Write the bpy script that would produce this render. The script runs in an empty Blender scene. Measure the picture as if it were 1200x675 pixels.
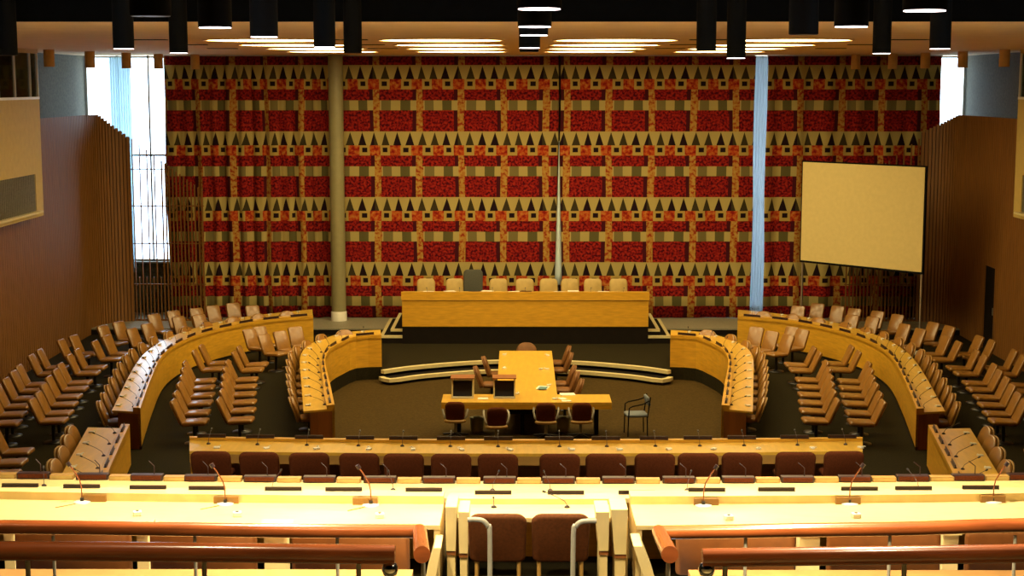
import bpy, bmesh, math, random
from mathutils import Vector, Matrix
random.seed(7)
sc = bpy.context.scene
COL = sc.collection
# ------------------------------------------------------------------ camera
F = 1810.0
CAM = Vector((-0.19, 0.0, 7.1))
PITCH = math.atan(239.5 / F)
YAW = math.atan(7.5 / F)
cd = bpy.data.cameras.new('camera'); cam = bpy.data.objects.new('camera', cd); COL.objects.link(cam)
cam.location = CAM; cam.rotation_euler = (math.pi/2 - PITCH, 0, YAW)
cd.sensor_width = 36; cd.lens = 36 * F / 1200; cd.clip_start = 0.05; cd.clip_end = 400
sc.camera = cam
RM = cam.rotation_euler.to_matrix()
def ray(px, py): return RM @ Vector(((px-600)/F, -(py-337.5)/F, -1))
def P(px, py, z=0.0):
    d = ray(px, py); t = (z - CAM.z) / d.z; return CAM + d*t
def PY(px, py, Y):
    d = ray(px, py); t = (Y - CAM.y) / d.y; return CAM + d*t
# ------------------------------------------------------------------ world, light, exposure
sc.view_settings.view_transform = 'Standard'; sc.view_settings.look = 'None'
sc.view_settings.gamma = 1; sc.view_settings.use_curve_mapping = False
sc.view_settings.exposure = 0.0
w = bpy.data.worlds.new('World'); sc.world = w; w.use_nodes = True
w.node_tree.nodes['Background'].inputs[0].default_value = (0.70, 0.85, 1.0, 1)
w.node_tree.nodes['Background'].inputs[1].default_value = 7.0
DISC_E = 14.5; CAN_W = 2400.0; CAN_FILL = 300.0; CAN_E = 6.0
WARM = (1.0, 0.72, 0.36)
CEIL = 7.93
# ------------------------------------------------------------------ materials
def nmat(name):
    m = bpy.data.materials.new(name); m.use_nodes = True
    return m, m.node_tree.nodes, m.node_tree.links, m.node_tree.nodes['Principled BSDF']
def plain(name, col, rough=.6, metal=0, noise=.12, scale=6, bump=0, coat=0, stretch=(1,1,1), spec=.5):
    m, N, L, b = nmat(name)
    b.inputs['Roughness'].default_value = rough; b.inputs['Metallic'].default_value = metal
    b.inputs['Specular IOR Level'].default_value = spec
    if coat: b.inputs['Coat Weight'].default_value = coat; b.inputs['Coat Roughness'].default_value = .15
    tc = N.new('ShaderNodeTexCoord'); mp = N.new('ShaderNodeMapping'); nz = N.new('ShaderNodeTexNoise')
    mp.inputs['Scale'].default_value = stretch; nz.inputs['Scale'].default_value = scale; nz.inputs['Detail'].default_value = 4
    L.new(tc.outputs['Object'], mp.inputs[0]); L.new(mp.outputs[0], nz.inputs['Vector'])
    rp = N.new('ShaderNodeValToRGB')
    rp.color_ramp.elements[0].position = .3; rp.color_ramp.elements[1].position = .7
    rp.color_ramp.elements[0].color = [c*(1-noise) for c in col] + [1]
    rp.color_ramp.elements[1].color = [min(1, c*(1+noise)) for c in col] + [1]
    L.new(nz.outputs['Fac'], rp.inputs[0]); L.new(rp.outputs[0], b.inputs['Base Color'])
    if bump:
        bp = N.new('ShaderNodeBump'); bp.inputs['Strength'].default_value = bump
        L.new(nz.outputs['Fac'], bp.inputs['Height']); L.new(bp.outputs[0], b.inputs['Normal'])
    return m
def emit(name, col, s):
    m, N, L, b = nmat(name)
    b.inputs['Base Color'].default_value = (*col, 1)
    b.inputs['Emission Color'].default_value = (*col, 1); b.inputs['Emission Strength'].default_value = s
    return m
M = {}
M['wood'] = plain('honey_wood', (.60, .31, .022), .38, noise=.14, scale=2.2, stretch=(1.5, 1.5, 9), coat=.15)
M['woodtop'] = plain('honey_wood_top', (.66, .39, .05), .30, noise=.10, scale=2.0, stretch=(6, 1.2, 1), coat=.2)
M['wood_row'] = plain('pale_maple', (.74, .56, .24), .34, noise=.08, scale=2.0, stretch=(2, 8, 1), coat=.2)
M['redwood'] = plain('red_brown_wood', (.27, .09, .018), .4, noise=.2, scale=3, stretch=(4, 4, .5))
M['rail'] = plain('polished_cherry', (.25, .060, .014), .24, noise=.3, scale=3, stretch=(.8, 6, 6), coat=.6)
M['slat'] = plain('walnut_slats', (.21, .085, .012), .6, noise=.25, scale=3, stretch=(8, 8, .4))
M['slatdark'] = plain('walnut_groove', (.035, .013, .005), .8)
M['tan'] = plain('tan_leather', (.27, .122, .020), .32, noise=.12, scale=9, bump=.04, coat=.35)
M['tanshell'] = plain('tan_shell', (.36, .20, .05), .4, noise=.08)
M['maroon'] = plain('maroon_fabric', (.098, .025, .008), .9, noise=.25, scale=60, bump=.15, spec=.1)
M['brown'] = plain('brown_leather', (.080, .023, .005), .8, noise=.2, scale=30, bump=.08, spec=.12)
M['brownshell'] = plain('brown_shell', (.17, .068, .016), .5, spec=.3)
M['ledge'] = plain('tan_ledge_wood', (.30, .15, .045), .5)
M['cream'] = plain('cream_leather', (.46, .32, .10), .5)
M['greyfab'] = plain('grey_green_fabric', (.055, .055, .04), .8, scale=40)
M['bluefab'] = plain('slate_blue_fabric', (.13, .15, .17), .8, scale=40)
M['black'] = plain('black_paint', (.004, .004, .004), .8, noise=.2, spec=.1)
M['blackplastic'] = plain('black_plastic', (.012, .010, .012), .35)
M['umber'] = plain('dark_maroon_plastic', (.028, .010, .010), .4)
M['metal'] = plain('brushed_steel', (.55, .50, .42), .32, metal=.8, noise=.05)
M['pipe'] = plain('grey_painted_pipe', (.26, .235, .18), .35, noise=.05)
M['chrome'] = plain('chrome', (.7, .7, .7), .12, metal=1, noise=.02)
M['white'] = plain('white_plastic', (.75, .72, .62), .4, noise=.04)
M['paper'] = plain('paper', (.78, .74, .60), .8, noise=.04)
M['teal'] = plain('teal_print', (.09, .20, .20), .6, noise=.4, scale=30)
M['carpet'] = plain('olive_carpet', (.018, .014, .005), .95, noise=.3, scale=25, bump=.3, spec=.08)
M['pitcarpet'] = plain('brown_carpet', (.050, .030, .007), .95, noise=.3, scale=25, bump=.3, spec=.08)
M['darkbase'] = plain('black_base', (.010, .007, .005), .9, spec=.1)
M['stone'] = plain('grey_terrazzo', (.26, .235, .16), .5, noise=.15, scale=20)
M['nosing'] = plain('cream_nosing', (.62, .52, .26), .55, noise=.05)
M['ceiling'] = plain('ceiling_plaster', (.82, .55, .26), .9, noise=.05, scale=2)
M['stucco'] = plain('grey_stucco', (.090, .084, .052), .9, noise=.3, scale=14, bump=.3)
M['booth'] = plain('mustard_paint', (.50, .36, .10), .7, noise=.06)
M['tancan'] = plain('tan_lamp_paint', (.60, .34, .11), .6, noise=.08)
M['colpaint'] = plain('beige_column', (.26, .23, .11), .5, noise=.06)
M['colwhite'] = plain('pale_lining', (.60, .74, .80), .35, noise=.08, scale=5, stretch=(9, 9, .1))
M['screen'] = plain('screen_fabric', (.62, .50, .21), .9, noise=.04, scale=8)
M['sheer'] = None
M['leaf'] = plain('leaf', (.08, .12, .03), .7)
M['disc'] = emit('disc_diffuser', (1.0, .78, .36), DISC_E)
M['canglow'] = emit('can_lens', (1.0, .80, .78), CAN_E)
def glass_mat(name, tint, refl):
    m, N, L, b = nmat(name); N.remove(b)
    t = N.new('ShaderNodeBsdfTransparent'); t.inputs[0].default_value = (*tint, 1)
    g = N.new('ShaderNodeBsdfGlossy'); g.inputs['Roughness'].default_value = .03
    mx = N.new('ShaderNodeMixShader'); mx.inputs[0].default_value = refl
    L.new(t.outputs[0], mx.inputs[1]); L.new(g.outputs[0], mx.inputs[2]); L.new(mx.outputs[0], N['Material Output'].inputs[0])
    return m
M['glass'] = glass_mat('window_glass', (.93, .97, 1), .06)
M['boothglass'] = glass_mat('booth_glass', (.55, .65, .75), .12)
def sheer_mat(dim=1.0, tint=(.6, .72, .75)):
    m, N, L, b = nmat('sheer_curtain'); N.remove(b)
    t = N.new('ShaderNodeBsdfTransparent'); t.inputs[0].default_value = (.75*dim, .85*dim, .9*dim, 1)
    d = N.new('ShaderNodeBsdfTranslucent'); d.inputs[0].default_value = (tint[0]*dim, tint[1]*dim, tint[2]*dim, 1)
    mx = N.new('ShaderNodeMixShader'); mx.inputs[0].default_value = .75
    L.new(t.outputs[0], mx.inputs[1]); L.new(d.outputs[0], mx.inputs[2]); L.new(mx.outputs[0], N['Material Output'].inputs[0])
    return m
M['sheer'] = sheer_mat(); M['sheerdim'] = sheer_mat(.78, (.70, .68, .64))
# woven curtain: bands of checks, blocks and teeth (u, v in metres along the cloth)
PU, PV = 1.25, 1.97
def curtain_mat():
    m, N, L, b = nmat('woven_curtain')
    b.inputs['Roughness'].default_value = .9; b.inputs['Specular IOR Level'].default_value = .15
    def mth(op, a, c=None, d=None):
        n = N.new('ShaderNodeMath'); n.operation = op
        for i, x in enumerate([a, c, d]):
            if x is None: continue
            if isinstance(x, (int, float)): n.inputs[i].default_value = x
            else: L.new(x, n.inputs[i])
        return n.outputs[0]
    uv = N.new('ShaderNodeUVMap'); sep = N.new('ShaderNodeSeparateXYZ'); L.new(uv.outputs[0], sep.inputs[0])
    u = mth('FRACT', mth('DIVIDE', sep.outputs[0], PU)); v = mth('FRACT', mth('DIVIDE', sep.outputs[1], PV))
    def rng(x, a, c): return mth('MULTIPLY', mth('GREATER_THAN', x, a), mth('LESS_THAN', x, c))
    def vor(scale, c0, c1, c2):
        t = N.new('ShaderNodeTexNoise'); t.inputs['Scale'].default_value = scale; t.inputs['Detail'].default_value = 3
        L.new(uv.outputs[0], t.inputs['Vector'])
        r = N.new('ShaderNodeValToRGB'); e = r.color_ramp.elements
        e[0].position = .38; e[0].color = (*c0, 1); e[1].position = .66; e[1].color = (*c2, 1)
        x = e.new(.5); x.color = (*c1, 1)
        L.new(t.outputs['Fac'], r.inputs[0]); return r.outputs[0]
    def mix(fac, a, c):
        n = N.new('ShaderNodeMix'); n.data_type = 'RGBA'
        L.new(fac, n.inputs[0])
        for i, x in ((6, a), (7, c)):
            if isinstance(x, tuple): n.inputs[i].default_value = (*x, 1)
            else: L.new(x, n.inputs[i])
        return n.outputs[2]
    crimson = vor(14, (.045, .001, .006), (.20, .006, .006), (.34, .022, .010))
    orange = vor(9, (.22, .008, .006), (.40, .055, .01), (.46, .17, .03))
    gold = vor(11, (.26, .03, .01), (.38, .18, .03), (.42, .26, .06))
    cream = (.40, .32, .11); moss = (.10, .09, .03); dark = (.012, .004, .007); olive = (.17, .14, .05)
    # v runs upward: 1 = band top.  t = distance from the band top
    t = mth('SUBTRACT', 1.0, v)
    c = crimson
    # dark block edge and gold stripe (rows of blocks)
    c = mix(rng(u, .91, 1.01), c, (.05, .004, .008))
    c = mix(rng(u, .0, .15), c, gold)
    # check row
    chk = mix(rng(u, .0, .17), cream, gold)
    chk = mix(rng(u, .20, .42), chk, olive); chk = mix(rng(u, .64, .86), chk, moss)
    c = mix(rng(t, .53, .68), c, chk)
    # framed squares row
    g = mix(rng(mth('FRACT', mth('MULTIPLY', u, 2.0)), .30, .78), orange, (.40, .28, .07))
    inner = mth('MULTIPLY', rng(mth('FRACT', mth('MULTIPLY', u, 2.0)), .42, .66), rng(t, .245, .315))
    g = mix(inner, g, dark)
    c = mix(rng(t, .21, .365), c, g)
    # teeth row
    tt = mth('DIVIDE', t, .21)
    tri = mth('ABSOLUTE', mth('SUBTRACT', mth('FRACT', mth('MULTIPLY', sep.outputs[0], 3.5/PU)), .5))      # 0..0.5
    wedge = mth('LESS_THAN', tri, mth('MULTIPLY', mth('SUBTRACT', tt, .04), .36))
    sel = mth('LESS_THAN', mth('FRACT', mth('MULTIPLY', u, 1.0)), .5)
    wcol = mix(sel, dark, (.04, .03, .012))
    c = mix(rng(t, -.1, .21), c, mix(wedge, cream, wcol))
    L.new(c, b.inputs['Base Color'])
    return m
M['curtain'] = curtain_mat()
# ------------------------------------------------------------------ helpers
class MB:
    def __init__(s): s.v = []; s.f = []; s.sm = []
    def add(s, vs, fs, smooth=False):
        o = len(s.v); s.v += [tuple(x) for x in vs]
        for f in fs: s.f.append([i+o for i in f]); s.sm.append(smooth)
        return s
    def box(s, x0, x1, y0, y1, z0, z1, mat=None):
        vs = [(x, y, z) for z in (z0, z1) for y in (y0, y1) for x in (x0, x1)]
        if mat: vs = [mat @ Vector(v) for v in vs]
        return s.add(vs, [(0, 2, 3, 1), (4, 5, 7, 6), (0, 1, 5, 4), (2, 6, 7, 3), (0, 4, 6, 2), (1, 3, 7, 5)])
    def tube(s, pts, r, n=8, cap=True):
        pts = [Vector(p) for p in pts]; rs = r if isinstance(r, (list, tuple)) else [r]*len(pts)
        rings = []; up = None
        for i, p in enumerate(pts):
            d = (pts[min(i+1, len(pts)-1)] - pts[max(i-1, 0)]).normalized()
            if up is None:
                up = Vector((0, 0, 1)) if abs(d.z) < .9 else Vector((1, 0, 0))
            a = d.cross(up).normalized(); b2 = a.cross(d).normalized(); up = b2
            rings.append([p + (a*math.cos(2*math.pi*k/n) + b2*math.sin(2*math.pi*k/n))*rs[i] for k in range(n)])
        vs = [q for rg in rings for q in rg]; fs = []
        for i in range(len(rings)-1):
            for k in range(n):
                fs.append((i*n+k, i*n+(k+1) % n, (i+1)*n+(k+1) % n, (i+1)*n+k))
        s.add(vs, fs, True)
        if cap:
            s.add(rings[0], [tuple(range(n))]); s.add(rings[-1], [tuple(range(n-1, -1, -1))])
        return s
    def lathe(s, prof, n=24, c=(0, 0, 0)):
        vs = [(c[0]+r*math.cos(2*math.pi*k/n), c[1]+r*math.sin(2*math.pi*k/n), c[2]+z) for r, z in prof for k in range(n)]
        fs = [(i*n+k, i*n+(k+1) % n, (i+1)*n+(k+1) % n, (i+1)*n+k) for i in range(len(prof)-1) for k in range(n)]
        m = len(prof)-1
        s.add(vs, fs, True); s.add(vs[:n], [tuple(range(n-1, -1, -1))]); s.add(vs[m*n:], [tuple(range(n))])
        return s
    def prism(s, poly, z0, z1):           # poly in xy
        n = len(poly); vs = [(x, y, z0) for x, y in poly] + [(x, y, z1) for x, y in poly]
        return s.add(vs, [tuple(range(n-1, -1, -1)), tuple(range(n, 2*n))] + [(i, (i+1) % n, n+(i+1) % n, n+i) for i in range(n)])
    def slab(s, outline, mat, th, rnd=.35, seg=3):
        """cushion: outline (a,b) in local plane, thickness th along local z, pillowed edge; mat places it"""
        cx = sum(a for a, b in outline)/len(outline); cy = sum(b for a, b in outline)/len(outline)
        n = len(outline); rings = []
        e = th*rnd
        lay = [(-th/2, e*1.0), (-th/2+e*.3, e*.3), (-th/2+e, 0), (th/2-e, 0), (th/2-e*.3, e*.3), (th/2, e*1.0)]
        for z, ins in lay:
            ring = []
            for a, b in outline:
                d = math.hypot(a-cx, b-cy); k = (d-ins)/d
                ring.append(mat @ Vector((cx+(a-cx)*k, cy+(b-cy)*k, z)))
            rings.append(ring)
        vs = [q for rg in rings for q in rg]; fs = []
        for i in range(len(rings)-1):
            for k in range(n): fs.append((i*n+k, i*n+(k+1) % n, (i+1)*n+(k+1) % n, (i+1)*n+k))
        m = (len(rings)-1)*n
        fs2 = [tuple(range(n-1, -1, -1)), tuple(range(m, m+n))]
        s.add(vs, fs + fs2, True)
        return s
    def strip(s, A, B, z0, z1):            # solid band between polylines A and B (xy), z0..z1
        n = len(A)
        vs = [(p[0], p[1], z0) for p in A] + [(p[0], p[1], z0) for p in B] + [(p[0], p[1], z1) for p in A] + [(p[0], p[1], z1) for p in B]
        fs = []
        for i in range(n-1):
            fs += [(i, n+i, n+i+1, i+1), (2*n+i, 2*n+i+1, 3*n+i+1, 3*n+i), (i, i+1, 2*n+i+1, 2*n+i), (n+i, 3*n+i, 3*n+i+1, n+i+1)]
        fs += [(0, 2*n, 3*n, n), (n-1, 2*n-1, 4*n-1, 3*n-1)]
        return s.add(vs, fs)
    def mesh(s, name, mat, fix=True):
        me = bpy.data.meshes.new(name); me.from_pydata(s.v, [], s.f)
        me.polygons.foreach_set('use_smooth', s.sm); me.materials.append(mat); me.update()
        if fix:
            bm = bmesh.new(); bm.from_mesh(me); bmesh.ops.recalc_face_normals(bm, faces=bm.faces); bm.to_mesh(me); bm.free()
        return me
    def build(s, name, mat, parent=None, bevel=0):
        o = bpy.data.objects.new(name, s.mesh(name, mat)); COL.objects.link(o)
        if parent: o.parent = parent
        if bevel:
            b = o.modifiers.new('bevel', 'BEVEL'); b.width = bevel; b.segments = 2; b.limit_method = 'ANGLE'
        return o
LABELS = {}
def tag(o, label, cat, group=None, kind=None):
    o['label'] = label; o['category'] = cat
    if group: o['group'] = group
    if kind: o['kind'] = kind
    n = len(label.split())
    if not 4 <= n <= 16: print('LABEL LENGTH', n, label)
    if label in LABELS: print('LABEL TWICE', label)
    LABELS[label] = 1
    return o
def thing(name, label, cat, loc=(0, 0, 0), rz=0, group=None):
    o = bpy.data.objects.new(name, None); COL.objects.link(o); o.empty_display_size = .1
    o.location = loc; o.rotation_euler = (0, 0, rz)
    if label: tag(o, label, cat, group)
    return o
def struct(name, mb, mat, **k):
    o = mb.build(name, mat, **k); o['kind'] = 'structure'; return o
KIDS = {}
def kids(o): return [c for c in COL.objects if c.parent == o]
def cache(o):
    KIDS[o.name] = [(c, kids(c)) for c in kids(o)]; return o
def dup(root, name, loc, rz, label, cat, group, scale=None):
    r = root.copy(); COL.objects.link(r); r.location = loc; r.rotation_euler = (0, 0, rz)
    if scale: r.scale = scale
    tag(r, label, cat, group)
    for c, gs in KIDS[root.name]:
        d = c.copy(); COL.objects.link(d); d.parent = r
        for g in gs:
            h = g.copy(); COL.objects.link(h); h.parent = d
    return r
class Proto:
    """first placement moves the prototype itself, later ones copy it"""
    def __init__(s, maker): s.maker = maker; s.root = None
    def __call__(s, name, loc, rz, label, cat, group=None, scale=None):
        if s.root is None:
            s.root = s.maker(name); cache(s.root)
            s.root.location = loc; s.root.rotation_euler = (0, 0, rz)
            if scale: s.root.scale = scale
            return tag(s.root, label, cat, group)
        return dup(s.root, name, loc, rz, label, cat, group, scale)
ORD = ['first', 'second', 'third', 'fourth', 'fifth', 'sixth', 'seventh', 'eighth', 'ninth', 'tenth', 'eleventh', 'twelfth',
       'thirteenth', 'fourteenth', 'fifteenth', 'sixteenth', 'seventeenth', 'eighteenth', 'nineteenth', 'twentieth']
def rrect(w, h, r, n=4, top_only=False, rb=None):
    """rounded rectangle outline centred on x, from b=0 to h"""
    rb = r if rb is None else rb; out = []
    for cx, cy, a0, rr in ((w/2-rb, rb, -90, rb), (w/2-r, h-r, 0, r), (-w/2+r, h-r, 90, r), (-w/2+rb, rb, 180, rb)):
        for k in range(n+1):
            a = math.radians(a0 + 90*k/n); out.append((cx+rr*math.cos(a), cy+rr*math.sin(a)))
    return out
def resample(pts, n):
    pts = [Vector((p[0], p[1], 0)) for p in pts]
    # catmull-rom densify then uniform arc length
    dense = []
    for i in range(len(pts)-1):
        p0 = pts[max(i-1, 0)]; p1 = pts[i]; p2 = pts[i+1]; p3 = pts[min(i+2, len(pts)-1)]
        for k in range(12):
            t = k/12
            dense.append(.5*((2*p1)+(p2-p0)*t+(2*p0-5*p1+4*p2-p3)*t*t+(3*p1-p0-3*p2+p3)*t**3))
    dense.append(pts[-1])
    Ls = [0]
    for i in range(1, len(dense)): Ls.append(Ls[-1]+(dense[i]-dense[i-1]).length)
    out = []; j = 0
    for k in range(n):
        s_ = Ls[-1]*k/(n-1)
        while j < len(Ls)-2 and Ls[j+1] < s_: j += 1
        t = (s_-Ls[j])/max(1e-9, Ls[j+1]-Ls[j]); out.append(dense[j].lerp(dense[j+1], min(1, t)))
    return out
def offset(poly, d):       # left-normal offset
    out = []
    for i, p in enumerate(poly):
        t = (poly[min(i+1, len(poly)-1)] - poly[max(i-1, 0)]).normalized()
        out.append(p + Vector((-t.y, t.x, 0))*d)
    return out
def mirx(pts): return [Vector((-p[0], p[1], 0)) for p in pts]
# ================================================================== SETTING
BACK = 46.6; CY = 45.5; SX = 13.2
LEDGE = PY(600, 667.5, 12.22).z
# --- floor with sunken centre
inner_px = [(447, 392.7), (418, 394), (401, 400.5), (387.4, 408), (381.7, 418), (381.7, 428), (386.5, 448), (392, 474)]
innerF = resample([P(x, y, .83) for x, y in inner_px], 28)
rear_px = [(446, 386.5), (412, 388.5), (389, 393.5), (370, 400), (358, 407.5), (352, 417), (351.5, 430), (353, 447), (355.6, 482.0)]
innerR = resample([P(x, y, .75) for x, y in rear_px], 28)
up_px = [(447, 434), (475, 430), (510, 426.5), (545, 423.8), (582, 422.2), (609, 421.8)]
lo_px = [(447, 441.5), (458, 444.3), (490, 440), (525, 436.8), (564, 434.2), (609, 433.4)]
upA = [P(x, y, 0) for x, y in up_px]; loA = [P(x, y, -.15) for x, y in lo_px]
upA[-1].x = 0; loA[-1].x = 0
def sym(a): return [Vector((p.x, p.y, 0)) for p in a] + [Vector((-p.x, p.y, 0)) for p in reversed(a[:-1])]
up = resample(sym(upA), 41); lo = resample(sym(loA), 41)
pit = list(up) + [Vector((-p.x, p.y, 0)) for p in innerF] + [Vector((4.0, 28.6, 0)), Vector((-4.0, 28.6, 0))] + list(reversed(innerF))
def floor_mesh():
    bm = bmesh.new()
    def loop(pts):
        vs = [bm.verts.new((p[0], p[1], 0)) for p in pts]
        for i in range(len(vs)): bm.edges.new((vs[i], vs[(i+1) % len(vs)]))
    loop([(-SX-.3, 16), (SX+.3, 16), (SX+.3, 48), (-SX-.3, 48)]); loop(pit)
    bmesh.ops.triangle_fill(bm, use_beauty=True, edges=bm.edges[:])
    # riser of the pit
    top = [v for v in bm.verts if abs(v.co.x) < 7 and 20 < v.co.y < 47]
    es = [e for e in bm.edges if e.is_boundary and all(v in top for v in e.verts)]
    r = bmesh.ops.extrude_edge_only(bm, edges=es)
    for v in [g for g in r['geom'] if isinstance(g, bmesh.types.BMVert)]: v.co.z = -.32
    me = bpy.data.meshes.new('floor'); bmesh.ops.recalc_face_normals(bm, faces=bm.faces); bm.to_mesh(me); bm.free(); me.materials.append(M['carpet'])
    for p in me.polygons:
        if abs(p.normal.z) > .9 and p.normal.z < 0: p.flip()
    o = bpy.data.objects.new('floor', me); COL.objects.link(o); o['kind'] = 'structure'
floor_mesh()
struct('floor_pit', MB().box(-5.6, 5.6, 28, 41, -.36, -.30), M['pitcarpet'])
# steps into the centre
o = struct('trim_step_tread', MB().strip(lo, up, -.30, -.15), M['darkbase'])
def nosing(line, z, wdt=.10, name='trim_step_nosing'):
    return struct(name, MB().strip(line, offset(line, -wdt), z-.075, z+.012), M['nosing'])
def vis(l): return l
# order of 'up' runs from left to right, so offset -d is towards the viewer
nosing(offset(up, .02), 0, .13); nosing(offset(lo, .06), -.15, .13)
# stage platform and dais steps
struct('floor_stage', MB().box(-SX, SX, 43.5, BACK, 0.0, .18), M['stone'])
struct('trim_stage_riser', MB().box(-SX, SX, 43.46, 43.5, 0.0, .14), M['darkbase'])
RF = 41.93
for i, (hx, yf, zt) in enumerate(((4.0, 42.0, .20), (3.72, 42.15, .36))):
    struct('floor_dais_step', MB().box(-hx, hx, yf, CY-.3, .0 if i == 0 else .2, zt), M['darkbase'])
    n = MB()
    for sgn in (-1, 1):
        a, b2 = sorted((sgn*hx, sgn*(hx-.09)))
        n.box(a, b2, yf+.1, CY-.32, zt, zt+.014)
        a, b2 = sorted((sgn*hx, sgn*3.38)); n.box(a, b2, yf-.012, yf+.1, zt-.05, zt+.014)
    struct('trim_dais_nosing', n, M['nosing'])
struct('floor_dais', MB().box(-3.4, 3.4, 42.4, CY-.3, .36, .50), M['darkbase'])
# tiers of the seating towards the camera
struct('floor_tier_low', MB().box(-6.3, 6.3, 22.6, 26.35, 0, .35), M['carpet'])
struct('floor_tier_middle', MB().box(-SX, SX, 20.1, 22.6, -.1, .90), M['carpet'])
struct('floor_tier_upper', MB().box(-SX, SX, 13.4, 20.1, -.1, 1.30), M['carpet'])
struct('floor_gallery', MB().box(-SX, SX, -4, 4.9, 5.2, 5.4).box(-SX, SX, 4.6, 11.0, 2.0, 2.2), M['carpet'])
struct('wall_gallery_parapet', MB().box(-SX, SX, 4.6, 4.9, 2.2, 5.2), M['wood_row'])
struct('wall_gallery_front', MB().box(-SX, -1.05, 11.0, 12.22, 1.3, LEDGE).box(1.2, SX, 11.0, 12.22, 1.3, LEDGE), M['ledge'])
struct('floor_gallery_steps', MB().box(-1.05, 1.2, 11.8, 12.6, 1.25, 1.9).box(-1.05, 1.2, 12.6, 13.4, 1.25, 1.6), M['carpet'])
# ceiling and void above the gallery
FR = P(600, 27, 0)
CF = 21.2
struct('ceiling', MB().box(-SX-.3, SX+.3, CF, BACK+.4, CEIL, CEIL+.2), M['ceiling'])
struct('ceiling_void', MB().box(-SX-.3, SX+.3, -4.3, CF+.2, 10.2, 10.4), M['black'])
struct('wall_void', MB().box(-SX-.3, SX+.3, CF, CF+.2, CEIL+.2, 10.3), M['black'])
struct('trim_ceiling_edge', MB().box(-SX, SX, CF-.06, CF, CEIL-.0, CEIL+.5), M['black'])
# shell walls
struct('wall_left', MB().box(-SX-.3, -SX, -4.3, BACK+.3, -.1, CEIL).box(-SX-.3, -SX, -4.3, CF, CEIL, 10.3), M['stucco'])
struct('wall_right', MB().box(SX, SX+.3, -4.3, BACK+.3, -.1, CEIL).box(SX, SX+.3, -4.3, CF, CEIL, 10.3), M['stucco'])
struct('wall_rear', MB().box(-SX, SX, -4.3, -4.0, -.1, 10.3), M['darkbase'])
WL0, WL1, WR0, WR1, SILL = -13.15, -10.35, 12.25, 13.15, 1.75
struct('wall_back', MB().box(-SX, 6.6, BACK, BACK+.3, -.1, SILL).box(7.55, SX, BACK, BACK+.3, -.1, SILL).box(6.6, 7.55, BACK, BACK+.3, -.1, .3).box(WL1, 6.6, BACK, BACK+.3, SILL, CEIL).box(7.55, WR0, BACK, BACK+.3, SILL, CEIL), M['stucco'])
for i, (a, b2, nm) in enumerate(((WL0, WL1, 4), (WR0, WR1, 2), (6.6, 7.55, 2))):
    r = bpy.data.objects.new('window_%d' % (i+1), None); COL.objects.link(r); r['kind'] = 'structure'
    SILL = .3 if i == 2 else 1.75
    r.location = ((a+b2)/2, BACK+.1, SILL); cx = (a+b2)/2
    MB().box(a-cx, b2-cx, .02, .03, 0, CEIL-SILL).build('pane', M['glass'], r)
    f = MB()
    for k in range(nm): 
        x = a-cx + (b2-a)*k/(nm-1); f.box(x-.025, x+.025, -.03, .08, 0, CEIL-SILL)
    for z in (0.02, 3.2, CEIL-SILL-.05): f.box(a-cx, b2-cx, -.03, .08, z-.02, z+.04)
    f.build('window_frame', M['metal'], r)
    MB().box(a-cx-.05, b2-cx+.05, -.25, 0, -.05, 0).build('window_sill', M['stone'], r)
SILL = 1.75
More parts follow.
